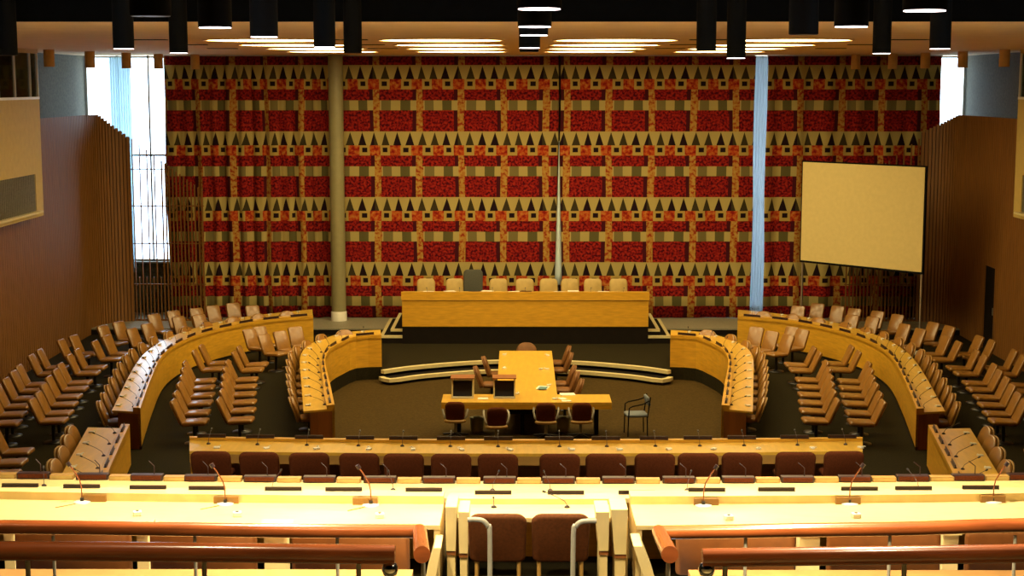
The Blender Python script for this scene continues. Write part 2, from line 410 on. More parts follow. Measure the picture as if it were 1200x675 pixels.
# ---------------- slatted wood panels with curved, stepping-down ends
def slat_wall(sg):
    side = 'left' if sg < 0 else 'right'
    path = [(-12.4, 13.5), (-12.4, 38.6), (-12.4, 43.3), (-12.34, 43.9), (-12.12, 44.4), (-11.75, 44.75), (-11.45, 44.86)]
    mb = MB()
    # solid panels (battens on a backing)
    L_ = []
    y = 13.5
    while y < 43.2: L_.append((-12.4, y)); y += .12
    arc = resample([(-12.4, 43.26), (-12.38, 43.6), (-12.25, 44.15), (-12.0, 44.55), (-11.7, 44.78), (-11.45, 44.86)], 20)
    L_ += [(p.x, p.y) for p in arc]
    def top(x, y):
        if y < 38.75: return 3.95
        if y < 39.3:
            t = (y-38.75)/.55; return 5.6 + .6*math.sqrt(max(0, 1-(1-t)**2))
        px = 607.5 + (x+.19)*1810/y
        if sg > 0: return 6.2 if px < 112 else 6.2-(px-112)*.012
        return 6.2 if px < 119 else 6.2 - (px-119)*.0186
    pts = L_
    back = MB()
    for i in range(len(pts)-1):
        a, b2 = Vector((*pts[i], 0)), Vector((*pts[i+1], 0))
        t = (b2-a).normalized(); n = Vector((t.y, -t.x, 0))       # towards the room
        z = top(*pts[i+1]); z0 = z
        if sg > 0 and 40.45 < (a.y+b2.y)/2 < 41.45 and a.x < -12.3: base = 2.3
        else: base = 0.0
        q = [a, b2, b2 - n*.06, a - n*.06]
        back.prism([(p.x, p.y) for p in q], base, z)
        m = a.lerp(b2, .5); wd = (b2-a).length*.38
        q = [m - t*wd, m + t*wd, m + t*wd + n*.02, m - t*wd + n*.02]
        mb.prism([(p.x, p.y) for p in q], base, z+.02)
    for B in (mb, back):
        if sg > 0: B.v = [(-x, y, z) for x, y, z in B.v]
    r = bpy.data.objects.new('wall_%s_panelling' % side, None); COL.objects.link(r); r['kind'] = 'structure'
    back.build('backing', M['slatdark'], r); mb.build('battens', M['slat'], r)
    # open screen of rods
    t = thing('slatted_screen', 'open screen of thin vertical wood rods before the %s end of the curtain' % side, 'screen',
              (sg*10.45, 44.9, .18), 0, None)
    rods = MB(); x = -11.4; k = 0
    while x < -9.35:
        px = 607.5 + (x+.19)*1810/44.9
        z = 6.2 - (px-119)*.0186
        xx = (x+10.45)*(-1 if sg > 0 else 1)
        w_ = .009 if x < -10.6 else .013
        if not (x < -10.6 and k % 2): rods.box(xx-w_, xx+w_, -.05, .05, 0, z-.18)
        else: rods.box(xx-w_, xx+w_, -.05, .05, 0, 1.3)
        x += .105; k += 1
    rods.build('rods', M['slat'], t)
    for z in (.1, 1.25, 2.45, 3.55, 4.62):
        xe = -9.35 if z < 4 else -10.0
        a = (-11.45+10.45); b2 = (xe+10.45)
        if z > 4.5: b2 = -10.35+10.45+.1
        if sg > 0: a, b2 = -b2, -a
        MB().box(a, b2, -.02, .02, z-.18 if z > .2 else 0, z-.15 if z > .2 else .05).build('rail', M['slat'], t)
slat_wall(-1); slat_wall(1)
# dark side door on the right
r = bpy.data.objects.new('door_1', None); COL.objects.link(r); r['kind'] = 'structure'; r.location = (12.42, 40.95, 0)
MB().box(.0, .05, -.47, .47, 0, 2.28).build('door_leaf', M['darkbase'], r)
MB().box(-.04, .06, -.5, -.46, 0, 2.3).box(-.04, .06, .46, .5, 0, 2.3).box(-.04, .06, -.5, .5, 2.26, 2.3).build('door_frame', M['slat'], r)
MB().tube([(-.03, -.36, 1.0), (-.03, -.36, 1.2)], .012).build('door_handle', M['metal'], r)
# ---------------- interpreters' booths
def booth(sg):
    side = 'left' if sg < 0 else 'right'
    Y1 = 38.3 if sg < 0 else 38.0; Y0 = 24.0
    t = thing('interpreter_booth', 'mustard interpreter booth with two rows of glass high on the %s wall' % side, 'booth', (sg*12.0, Y1, 3.85))
    X = lambda v: sg*v
    wins = [(.92, 1.12-.02+.0, 2.2)]
    H = CEIL-3.85
    low = (.16, 1.06); hi = (2.93, H-.10)
    b = MB()
    def bx(x0, x1, y0, y1, z0, z1):
        a, c = sorted((x0*sg, x1*sg)); b.box(a, c, y0, y1, z0, z1)
    L_ = Y0-Y1
    bx(0, .08, L_, 0, 0, low[0]); bx(0, .08, L_, 0, low[1], hi[0]); bx(0, .08, L_, 0, hi[1], H)
    bx(0, .08, -.55, 0, low[0], low[1]); bx(0, .08, -.06, 0, hi[0], hi[1])
    bx(.08, 1.2, -.08, 0, 0, H); bx(.08, 1.2, L_, 0, 0, .06); bx(.08, 1.2, L_, 0, 2.7, 2.76); bx(0, 1.2, L_, L_+.06, 0, H)
    b.build('booth_wall', M['booth'], t)
    g = MB()
    a, c = sorted((.03*sg, .045*sg)); g.box(a, c, L_, -.55, *low); g.box(a, c, L_, -.06, *hi); g.build('booth_window', M['boothglass'], t)
    m = MB(); y = -.62
    a, c = sorted((-.01*sg, .05*sg))
    while y > L_: m.box(a, c, y-.02, y, *hi); y -= 1.15
    m.box(a, c, L_, 0, hi[0]-.06, hi[0]); m.box(a, c, -.08, -.04, *hi)
    m.build('mullion', M['white'], t)
    m = MB(); y = -.65
    while y > -8: m.box(a, c, y-.03, y, *low); y -= .13
    m.build('blind_slats', M['stone'], t)
    a, c = sorted((-.14*sg, .05*sg)); MB().box(a, c, L_, -.45, low[0]-.05, low[0]+.0).build('sill', M['nosing'], t)
booth(-1); booth(1)
# ---------------- curtains
def curtain(name, x0, x1, label, u0=0.0, per=.62, amp=.05, y=CY, seed=1):
    rnd = random.Random(seed); W = x1-x0; n = int(W/.04)
    H = CEIL-.04-.20; t = thing(name, label, 'curtain', (x0, y, .20), 0, 'patterned curtain lengths')
    ph = [rnd.uniform(0, 6) for _ in range(4)]
    xs = []; ys = []; 
    for i in range(n+1):
        x = W*i/n
        a = amp*(math.sin(2*math.pi*x/per+ph[0]) + .6*math.sin(2*math.pi*x/(per*2.3)+ph[1]) + .35*math.sin(2*math.pi*x/(per*.47)+ph[2]))
        xs.append(x); ys.append(a)
    us = [0]
    for i in range(n): us.append(us[-1]+math.hypot(xs[i+1]-xs[i], (ys[i+1]-ys[i])))
    rows = 10; vs = []; uvs = []; fs = []
    for j in range(rows+1):
        z = H*j/rows; fl = 1-.25*j/rows
        for i in range(n+1):
            vs.append((xs[i]+.02*math.sin(j*.9+xs[i]*3), ys[i]*fl, z)); uvs.append((us[i]+u0, z+.20+OFFV))
    for j in range(rows):
        for i in range(n): a = j*(n+1)+i; fs.append((a, a+1, a+n+2, a+n+1))
    me = bpy.data.meshes.new('cloth'); me.from_pydata(vs, [], fs); me.materials.append(M['curtain'])
    ul = me.uv_layers.new(name='UVMap')
    for l in me.loops: ul.data[l.index].uv = uvs[l.vertex_index]
    for p in me.polygons: p.use_smooth = True
    ob = bpy.data.objects.new('cloth', me); COL.objects.link(ob); ob.parent = t
    so = ob.modifiers.new('thick', 'SOLIDIFY'); so.thickness = .02; so.offset = 1
    MB().box(0, W, -.03, .03, H, H+.035).build('curtain_track', M['metal'], t)
    return t
# tooth bands start (top) at image rows 155.. : convert to metres on the curtain plane
zt = PY(500, 231, CY).z
PV_ = (PY(500, 155, CY).z - PY(500, 308, CY).z)/2
PV = PV_
for n_ in M['curtain'].node_tree.nodes:
    if n_.type == 'MATH' and n_.operation == 'DIVIDE' and abs(n_.inputs[1].default_value-1.97) < 1e-6: n_.inputs[1].default_value = PV_
OFFV = -zt + 5*PV_
cx = lambda px, Y=CY: PY(px, 200, Y).x
curtain('patterned_curtain', cx(195), cx(388), 'red and gold patterned curtain left of the beige column', .1, per=.42, amp=.06, seed=3)
curtain('patterned_curtain', cx(399), cx(654), 'red and gold patterned curtain between the beige column and the pale lining', 0.25, per=1.25, amp=.03, seed=4)
curtain('patterned_curtain', cx(656), cx(882.5), 'red and gold patterned curtain between the pale lining and the narrow sheer', 1.15, per=1.25, amp=.03, seed=5)
curtain('patterned_curtain', cx(896.5), cx(1100), 'dim red and gold patterned curtain right of the narrow blue-white sheer', .3, per=.9, amp=.05, seed=6)
# lining strip seen at the parting
t = thing('curtain_lining', 'narrow pale lining strip hanging at the parting behind the rostrum', 'curtain', (cx(655), CY-.13, .2))
vs = []; 
for j in range(13):
    z = PY(655, 333-14*j, CY).z; w_ = .13*(1-j/12.5)
    vs += [(-w_*.9, .03, z-.2), (-.0, -.03, z-.2), (w_*.8, .04, z-.2)]
fs = [(3*j+k, 3*j+k+1, 3*j+k+4, 3*j+k+3) for j in range(12) for k in range(2)]
o = MB().add(vs, fs, True).build('cloth', M['colwhite'], t); so = o.modifiers.new('thick', 'SOLIDIFY'); so.thickness = .012
# sheers at the windows
def sheer(x0, x1, label):
    mb = MB(); n = 40; vs = []
    for j in (0, 1):
        for i in range(n+1): vs.append((x0+(x1-x0)*i/n, BACK-.3+.05*math.sin(i*1.4), .25+(CEIL-.3)*j if j else SILL-.3))
    mb.add(vs, [(i, i+1, n+2+i, n+1+i) for i in range(n)], True)
    o = mb.build('sheer_curtain', M['sheer']); so = o.modifiers.new('thick', 'SOLIDIFY'); so.thickness = .006
    tag(o, label, 'curtain')
sheer(-12.35, -11.72, 'pale folded sheer curtain hanging in the bright left window')
ga, gb = PY(878, 200, BACK).x, PY(903, 200, BACK).x
mb = MB(); n = 30; vs = []
for j in (0, 1):
    for i in range(n+1):
        u_ = i/n; vs.append((cx(879.5)+(cx(901)-cx(879.5))*u_ + (0.02 if j else -.06), CY+.14+.035*math.sin(i*1.3), (CEIL-.05) if j else .22))
mb.add(vs, [(i, i+1, n+2+i, n+1+i) for i in range(n)], True)
o = mb.build('sheer_curtain', M['sheerdim']); so = o.modifiers.new('thick', 'SOLIDIFY'); so.thickness = .006
tag(o, 'narrow blue-white sheer glowing with daylight between two patterned curtains', 'curtain')
# ---------------- columns
def column(px0, px1, mat, label):
    a = PY(px0, 200, CY-.35).x; b2 = PY(px1, 200, CY-.35).x; r = (b2-a)/2
    t = thing('column', label, 'column', ((a+b2)/2, CY-.5, .18))
    MB().lathe([(r, .0), (r, CEIL-.18)], 32).build('shaft', mat, t)
    MB().lathe([(r+.02, 0), (r+.02, .26), (r, .28)], 32).build('painted_foot_glow', M['white'], t)  # white collar added for the bright patch of light leaking under the curtain
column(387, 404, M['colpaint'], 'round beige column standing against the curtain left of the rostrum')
# ---------------- ceiling discs, slots and lamps
def disc_maker(name):
    t = thing(name, None, None)
    MB().lathe([(1.17, 0), (1.16, -.008), (1.15, -.01)], 48).build('diffuser', M['disc'], t)
    MB().lathe([(1.22, .0), (1.22, -.02), (1.18, -.02), (1.18, 0)], 48).build('rim', M['ceiling'], t)
    return t
PD = Proto(disc_maker)
rows_ = ['nearest', 'second', 'third', 'farthest']
filen = ['far left', 'left of centre', 'right of centre', 'far right']
DY = [PY(607, y, 1).z for y in (47.9, 53.4, 57.7, 61)]
for k, y in enumerate((47.9, 53.4, 57.7, 61)):
    d = ray(607, y); Y = (CEIL-.02-CAM.z)/d.z*d.y
    for j, X in enumerate((-5.0, -1.67, 1.67, 5.0)):
        PD('ceiling_disc_light', (X, Y, CEIL), 0, 'oval glowing ceiling disc, %s of the %s file of four' % (rows_[k], filen[j]), 'ceiling light', 'glowing ceiling discs', (1, .78, 1))
n_ = 0
for (X, Ys) in ((-7.2, (29.6, 33.4, 37)), (-3.4, (29.6, 33.4, 37)), (3.4, (29.6, 33.4, 37)), (7.2, (29.6, 33.4, 37))):
    for k, Y in enumerate(Ys):
        t = MB().box(-.35, .35, -.12, .12, -.012, 0).build('air_slot', M['darkbase']); t.location = (X, Y, CEIL)
        tag(t, 'dark ceiling air slot, %s of the %s line between the glowing discs' % (['nearest', 'middle', 'farthest'][k], {-7.2: 'far left', -3.4: 'left inner', 3.4: 'right inner', 7.2: 'far right'}[X]), 'air vent', 'ceiling air slots')
def can_maker_lit(lit, watt=CAN_W):
    def mk(name):
        t = thing(name, None, None); r = .12; L_ = 2.7
        sh = MB().lathe([(r-.012, .03), (r-.012, 0), (r, 0), (r, L_)], 28).build('lamp_shade', M['black'], t)
        MB().lathe([(r-.014, .02), (r-.006, -.006)], 28).build('lens', M['canglow'] if lit else M['umber'], t)
        if lit:
            ld = bpy.data.lights.new('spot', 'SPOT'); ld.energy = watt; ld.color = (1.0, .84, .52); ld.spot_size = math.radians(105); ld.spot_blend = .6; ld.shadow_soft_size = .1
            lo_ = bpy.data.objects.new('bulb', ld); COL.objects.link(lo_); lo_.parent = t; lo_.location = (0, 0, -.02)
        return t
    return mk
PLit, PDim, PFill = Proto(can_maker_lit(True)), Proto(can_maker_lit(False)), Proto(can_maker_lit(True, CAN_FILL))
cans = [(10, 64.5, 0, 'at the far left corner of the picture'), (145, 57, 1, 'third from the left, over the left wood panelling'), (176.5, 18, 0, 'short and near, above the left window'),
        (209.5, 62, 1, 'over the left edge of the curtain'), (252, 32, 1, 'with a lit rim, before the far left discs'), (309.5, 43, 1, 'with a lit rim, left of the beige column'),
        (380.5, 55, 1, 'left one of the pair above the beige column'), (413.5, 62, 0, 'right one of the pair above the beige column'),
        (632, 10, 1, 'glowing, nearest of the central line'), (626.5, 31, 1, 'second of the central line'), (625.5, 41, 1, 'third of the central line'), (620.5, 56, 1, 'fourth of the central line'),
        (620, 60.3, 0, 'farthest of the central line'), (827.5, 59, 0, 'left one of the pair before the far right discs'), (862.5, 68, 1, 'hanging lowest, above the narrow blue-white sheer'),
        (941.5, 40, 0, 'unlit, right of the far right discs'), (997.5, 31, 1, 'with a lit rim, above the projection screen'), (1033, 62.5, 1, 'thin and far, above the projection screen'),
        (1083.5, 12, 1, 'glowing at the upper right'), (1101.5, 57, 1, 'above the right window')]
for px, py, lit, lab in cans:
    d = ray(px, py); zz = 7.5 if py != 68 else 7.42
    t_ = (zz-CAM.z)/d.z; p = CAM+d*t_
    if p.y > CF-.4: p = PY(px, py, CF-.45)
    (PLit if lit else PDim)('cylinder_lamp', (p.x, p.y, p.z), 0, 'black cylinder ceiling lamp ' + lab, 'ceiling lamp', 'black cylinder lamps')
for k, (x, y) in enumerate(((-6, 7.4), (-2.2, 6.4), (2.2, 6.4), (6, 7.4), (-3.5, 1.5), (3.5, 1.5))):  # unseen lamps added over the gallery to brighten the foreground rails
    PFill('cylinder_lamp', (x, y, 8.6), 0, 'added black cylinder lamp over the gallery, %s from the left beyond the picture top' % ORD[k], 'ceiling lamp', 'black cylinder lamps')
def tan_maker(name):
    t = thing(name, None, None)
    MB().lathe([(.11, -.42), (.13, -.42), (.13, 0)], 20).build('lamp_shade', M['tancan'], t)
    MB().lathe([(.11, -.42), (.11, -.415)], 20).build('lens', M['umber'], t); return t
PT = Proto(tan_maker)
tpos = [(-12.35, 36.2), (-11.75, 38.4), (-11.35, 40.6), (-10.85, 42.4), (-10.35, 44.0), (-9.5, 44.9)]
for s in (-1, 1):
    for k, (x, y) in enumerate(tpos):
        if k == 0: continue
        PT('tan_downlight', (x*-s if s > 0 else x, y, CEIL), 0, 'small tan cylinder downlight, %s from the %s edge of the ceiling' % (ORD[k-1], 'left' if s < 0 else 'right'), 'ceiling lamp', 'tan cylinder downlights') if s < 0 else \
        PT('tan_downlight', (-x, y, CEIL), 0, 'small tan cylinder downlight, %s from the right edge of the ceiling' % ORD[k-1], 'ceiling lamp', 'tan cylinder downlights')
# ---------------- projection screen
a = PY(940, 188, 43.2); b2 = PY(1086, 193, 40.3)
wv = Vector((b2.x-a.x, b2.y-a.y, 0)); W = wv.length; H = 119.5*43.6/1810
zb = PY(940, 307, 43.2).z
t = thing('projection_screen', 'large cream projection screen standing before the right curtain', 'projection screen', (a.x, a.y, .18), math.atan2(wv.y, wv.x))
z0 = zb-.18; z1 = a.z-.18
MB().box(.04, W-.04, -.012, .0, z0+.06, z1-.04).build('screen_cloth', M['screen'], t)
MB().box(0, W, 0, .05, z0, z0+.06).box(0, W, 0, .05, z1-.05, z1).box(0, .05, 0, .05, z0, z1).box(W-.05, W, 0, .05, z0, z1).build('screen_frame', M['black'], t)
for x in (.05, W-.08):
    zf = 0 if x < 1 else -.18
    g = MB().box(x-.02, x+.02, .05, .09, zf, z0+.4).build('leg', M['metal'], t)
    MB().box(x-.2, x+.2, -.2, .2, zf, zf+.05).build('foot', M['white' if x > 1 else 'metal'], t)
# ================================================================== CHAIRS
def RX(a): return Matrix.Rotation(a, 4, 'X')
T = Matrix.Translation
def side_chair(name):      # faces local +X, origin on the floor
    t = thing(name, None, None)
    rot = Matrix.Rotation(math.radians(90), 4, 'Z')
    seat = T((.0, 0, .43)) @ Matrix.Rotation(math.radians(-3), 4, 'Y') @ Matrix(((0, 1, 0, -.24), (-1, 0, 0, 0), (0, 0, 1, 0), (0, 0, 0, 1)))
    MB().slab(rrect(.44, .50, .05, 3), seat, .085, .4).build('seat', M['tan'], t)
    lean = math.radians(24)
    up_ = Vector((-math.sin(lean), 0, math.cos(lean))); nrm = Vector((math.cos(lean), 0, math.sin(lean)))
    bm_ = Matrix(((0, up_.x, nrm.x, -.23), (-1, up_.y, nrm.y, 0), (0, up_.z, nrm.z, .40), (0, 0, 0, 1)))
    MB().slab(rrect(.41, .53, .06, 3), bm_, .07, .4).build('backrest', M['tan'], t)
    MB().tube([(-.02, 0, .02), (-.02, 0, .39)], .035, 10).build('pedestal', M['blackplastic'], t)
    MB().lathe([(.20, 0), (.20, .015), (.05, .04)], 16, (-.02, 0, 0)).build('base', M['blackplastic'], t)
    return t
def shell_chair(name, A_='tan', B_='tanshell'):     # rounded shell back, faces +X
    t = thing(name, None, None)
    seat = T((.0, 0, .44)) @ Matrix(((0, 1, 0, -.22), (-1, 0, 0, 0), (0, 0, 1, 0), (0, 0, 0, 1)))
    MB().slab(rrect(.46, .46, .10, 4), seat, .09, .4).build('seat', M[A_], t)
    lean = math.radians(20)
    up_ = Vector((-math.sin(lean), 0, math.cos(lean))); nrm = Vector((math.cos(lean), 0, math.sin(lean)))
    bm_ = Matrix(((0, up_.x, nrm.x, -.21), (-1, up_.y, nrm.y, 0), (0, up_.z, nrm.z, .41), (0, 0, 0, 1)))
    MB().slab(rrect(.50, .50, .21, 5, rb=.06), bm_, .07, .4).build('backrest', M[A_], t)
    bm2 = T(-nrm*.045) @ bm_
    MB().slab(rrect(.52, .51, .22, 5, rb=.06), bm2, .03, .3).build('shell', M[B_], t)
    MB().tube([(0, 0, .02), (0, 0, .40)], .035, 10).build('pedestal', M['blackplastic'], t)
    MB().lathe([(.22, 0), (.22, .015), (.05, .04)], 16).build('base', M['blackplastic'], t)
    return t
def wide_chair(mat, w=.64, h=.52, seatz=.43, arms=False, rim=True, legs=False, stem=True):
    def mk(name):          # faces +Y (its back to the camera)
        t = thing(name, None, None)
        seat = T((0, -.22, seatz))
        MB().slab(rrect(w*.86, .48, .07, 3), seat, .10, .4).build('seat', mat, t)
        lean = math.radians(12)
        up_ = Vector((0, -math.sin(lean), math.cos(lean))); nrm = Vector((0, math.cos(lean), math.sin(lean)))
        bm_ = Matrix(((-1, up_.x, nrm.x, 0), (0, up_.y, nrm.y, -.24), (0, up_.z, nrm.z, seatz-.05), (0, 0, 0, 1)))
        # slightly tapering padded back, wider at the top third
        ol = rrect(w, h, .11, 5, rb=.07)
        ol = [(a*(1-.05*(1-b_/h)), b_) for a, b_ in ol]
        MB().slab(ol, bm_, .10, .45).build('backrest', mat, t)
        if rim:
            r_ = MB()
            pts = [(w*.47*math.cos(math.radians(a)), -.27-.16*math.sin(math.radians(a))*.6, seatz-.02) for a in range(0, 181, 15)]
            r_.tube([(p[0], p[1]+.02, p[2]-.04) for p in pts], .035, 8)
            r_.build('seat_rim', M['tanshell'], t)
        if arms:
            for s in (-1, 1):
                MB().tube([(s*w*.40, -.22, seatz-.04), (s*(w*.5+.02), -.20, seatz+.02), (s*(w*.5+.05), -.16, seatz+.14), (s*(w*.5+.05), -.06, seatz+.19), (s*(w*.5+.04), .12, seatz+.20)], .022, 8).build('armrest', M['pipe'], t)
        if legs:
            for s in (-1, 1): MB().tube([(s*w*.36, -.23, 0), (s*w*.36, -.24, seatz)], .022, 8).build('leg', M['tanshell'], t)
            for s in (-1, 1): MB().tube([(s*w*.36, .2, 0), (s*w*.36, .18, seatz-.05)], .022, 8).build('leg', M['tanshell'], t)
        else:
            MB().tube([(0, -.0, .03), (0, 0, seatz-.05)], .035, 10).build('pedestal', M['blackplastic' if not arms else 'pipe'], t)
            b_ = MB()
            for k in range(5):
                a = 2*math.pi*k/5+.3; b_.tube([(0, 0, .06), (.28*math.cos(a), .28*math.sin(a), .025)], [.03, .018], 6)
            b_.build('base', M['blackplastic'], t)
        return t
    return mk
PS, PSh = Proto(side_chair), Proto(shell_chair)
PMar = Proto(wide_chair(M['maroon'], .66)); PArm = Proto(wide_chair(M['maroon'], .42, .42, .44, arms=True)); PBig = Proto(wide_chair(M['brown'], .66, .60, .42, rim=False, legs=True))
PCream = Proto(wide_chair(M['cream'], .52, .50, .43, rim=False))
PBrown = Proto(lambda n: shell_chair(n, 'brownshell', 'brownshell'))
def face_side(X, Y):
    if Y < 36.2: return 0.0
    d = Vector((-3.6-X, 35.9-Y)); a = math.atan2(d.y, d.x); k = min(1, (Y-36.2)/2.0); return a*k
def norm_to(line, X, Y):
    best = None; p = Vector((X, Y, 0))
    for i in range(len(line)-1):
        a_, b_ = line[i], line[i+1]; d = b_-a_; tt = max(0, min(1, (p-a_).dot(d)/d.length_squared)); q = a_+d*tt
        if best is None or (q-p).length < best[0]:
            nn = Vector((-d.y, d.x, 0)).normalized()
            if nn.dot(q-p) < 0: nn = -nn
            best = ((q-p).length, nn)
    return best
def put_desk(line, px, py, lab, grp):
    p = P(px, py, .88); _, nn = norm_to(line, p.x, p.y); a = math.atan2(nn.y, nn.x)
    q = Vector((p.x, p.y, 0)) + nn*.38; d, _ = norm_to(line, q.x, q.y)
    if d < .46: q -= nn*(.46-d)
    for sg, side in ((-1, 'left'), (1, 'right')):
        PSh('desk_chair', (-sg*q.x if sg > 0 else q.x, q.y, 0), a if sg < 0 else math.pi-a, lab % side, 'chair', grp % side)
def put_side(pr, name, px, py, lab, cat, grp, z=0, ztop=.86, back=.45, mirror=True, ang=None):
    p = P(px, py, z+ztop); a = face_side(p.x, p.y) if ang is None else ang
    X = p.x + back*math.cos(a); Y = p.y + back*math.sin(a)
    pr(name, (X, Y, z), a, lab % 'left', cat, grp % 'left')
    if mirror: pr(name, (-X, Y, z), math.pi-a, lab % 'right', cat, grp % 'right')
outer_px = [(367, 370), (330, 373), (300, 376.5), (277, 380.5), (242, 389), (216.6, 398), (198, 409), (187, 421), (177, 443), (170, 462), (164.5, 478)]
outerF = resample([P(x, y, .83) for x, y in outer_px], 36)
# chairs behind the long outer desks (near to far)
outer_desk = [(118.4, 469.7), (122.5, 460), (127, 451), (132, 442), (137, 432.5), (142.5, 424.5), (150.5, 415.8), (159.5, 408.6), (173, 401.5), (189.6, 395), (206, 388.5), (227, 383.5), (252.6, 378), (280, 372.6), (306, 368.5), (335.7, 364.4)]
for k, (x, y) in enumerate(outer_desk):
    put_desk(outerF, x, y, 'rounded tan chair behind the long outer curved desk at %%s, %s from near end' % ORD[k], 'tan chairs behind the %s outer curved desk')
inner_desk = [(342, 465), (340, 455), (338, 446), (337.5, 437.6), (337.3, 429.3), (337.5, 421), (340, 413), (349, 405.6), (363.4, 399), (382.6, 392), (404.8, 387)]
for k, (x, y) in enumerate(inner_desk):
    put_desk(innerF, x, y, 'rounded tan chair behind the %%s inner curved desk, %s from its near end' % ORD[k], 'tan chairs behind the %s inner curved desk')
for k, (x, y) in enumerate([(80, 499), (75, 509.5), (68.4, 523), (59.5, 538), (50, 554)]):
    put_side(PSh, 'desk_chair', x, y, 'rounded tan chair behind the short slanting desk at lower %%s, %s from far end' % ORD[k], 'chair', 'tan chairs behind the short %s desk', ztop=.88, back=.40, ang=math.radians(-4))
secA = [(201.4, 469.8), (204.7, 460), (208.7, 449.5), (212, 441), (213.6, 432.5), (215.5, 425), (226.7, 412), (234.8, 405.5)]
secB = [(255, 468), (258.4, 457.8), (260, 448.7), (261, 439.9), (262.5, 431.5), (265, 423.6), (273, 412.8), (278.8, 407)]
secC = [(308, 393), (291, 386.5), (303, 383.5), (327, 389), (345, 384)]
for nm, pts, g in (('outer', secA, 'outer middle row'), ('inner', secB, 'inner middle row')):
    for k, (x, y) in enumerate(pts):
        put_side(PS, 'audience_chair', x, y, 'tan chair in the %s row between the %%s curved desks, %s from near' % (nm, ORD[k]), 'chair', 'tan chairs in the %s between the %%s desks' % g)
for k, (x, y) in enumerate(secC):
    put_side(PS, 'audience_chair', x, y, 'tan chair in the far cluster between the %%s curved desks, %s of five' % ORD[k], 'chair', 'tan chairs of the far %s cluster')
out1 = [(-19, 471.5), (-12, 462), (-5, 453), (4.9, 444.5), (13.8, 435.8), (20.4, 429), (35, 416.8), (44.8, 410.3), (70, 398.9), (84.7, 394)]
out2 = [(35.8, 468.7), (43, 460.6), (49.3, 451), (55.4, 442.5), (63.5, 434), (69, 427), (79.8, 416.4), (88.8, 410.3), (109.5, 400.5), (123.4, 394.3)]
out3 = [(119, 382.5), (137.5, 378), (153, 385.6), (171, 380), (179, 369), (202, 365), (208, 371.8), (229, 362), (232, 369.5), (248.5, 359), (272, 356), (295, 359)]
for nm, pts in (('wall-side', out1), ('desk-side', out2)):
    for k, (x, y) in enumerate(pts):
        put_side(PS, 'audience_chair', x, y, 'tan chair in the %s outer row along the %%s wall, %s from the near end' % (nm, ORD[k]), 'chair', 'tan chairs in the ' + nm + ' outer row at %s')
for k, (x, y) in enumerate(out3):
    put_side(PS, 'audience_chair', x, y, 'tan chair in the far group by the %%s slatted screen, %s towards the column' % ORD[k], 'chair', 'tan chairs of the far %s group', z=0)
for k, (x, y) in enumerate([(-9, 503), (-18, 515), (-27, 527.5)]):
    put_side(PS, 'audience_chair', x, y, 'tan chair at the lower %%s edge beside the short desk, %s of three' % ORD[k], 'chair', 'tan chairs at the lower %s edge')
# ================================================================== CURVED DESKS
def nameplate_maker(name):
    t = thing(name, None, None)
    MB().box(-.24, .24, -.025, .025, 0, .012).box(-.24, .24, -.008, .008, .012, .06).build('plate', M['umber'], t); return t
def mic_maker(name):
    t = thing(name, None, None)
    MB().lathe([(.035, 0), (.035, .01), (.012, .03)], 14).build('base', M['umber'], t)
    MB().tube([(0, 0, .03), (-.03, 0, .08), (-.12, 0, .13), (-.26, 0, .19)], .0045, 6).build('gooseneck', M['umber'], t)
    MB().tube([(-.26, 0, .19), (-.30, 0, .205)], .013, 8).build('head', M['blackplastic'], t); return t
def ear_maker(name):
    t = thing(name, None, None)
    MB().box(-.05, .05, -.035, .035, 0, .03).build('body', M['white'], t, bevel=.008)
    MB().tube([(.03, 0, .03), (.06, .02, .045), (.05, .06, .03)], .008, 6).build('earpiece', M['white'], t); return t
PN, PM, PE = Proto(nameplate_maker), Proto(mic_maker), Proto(ear_maker)
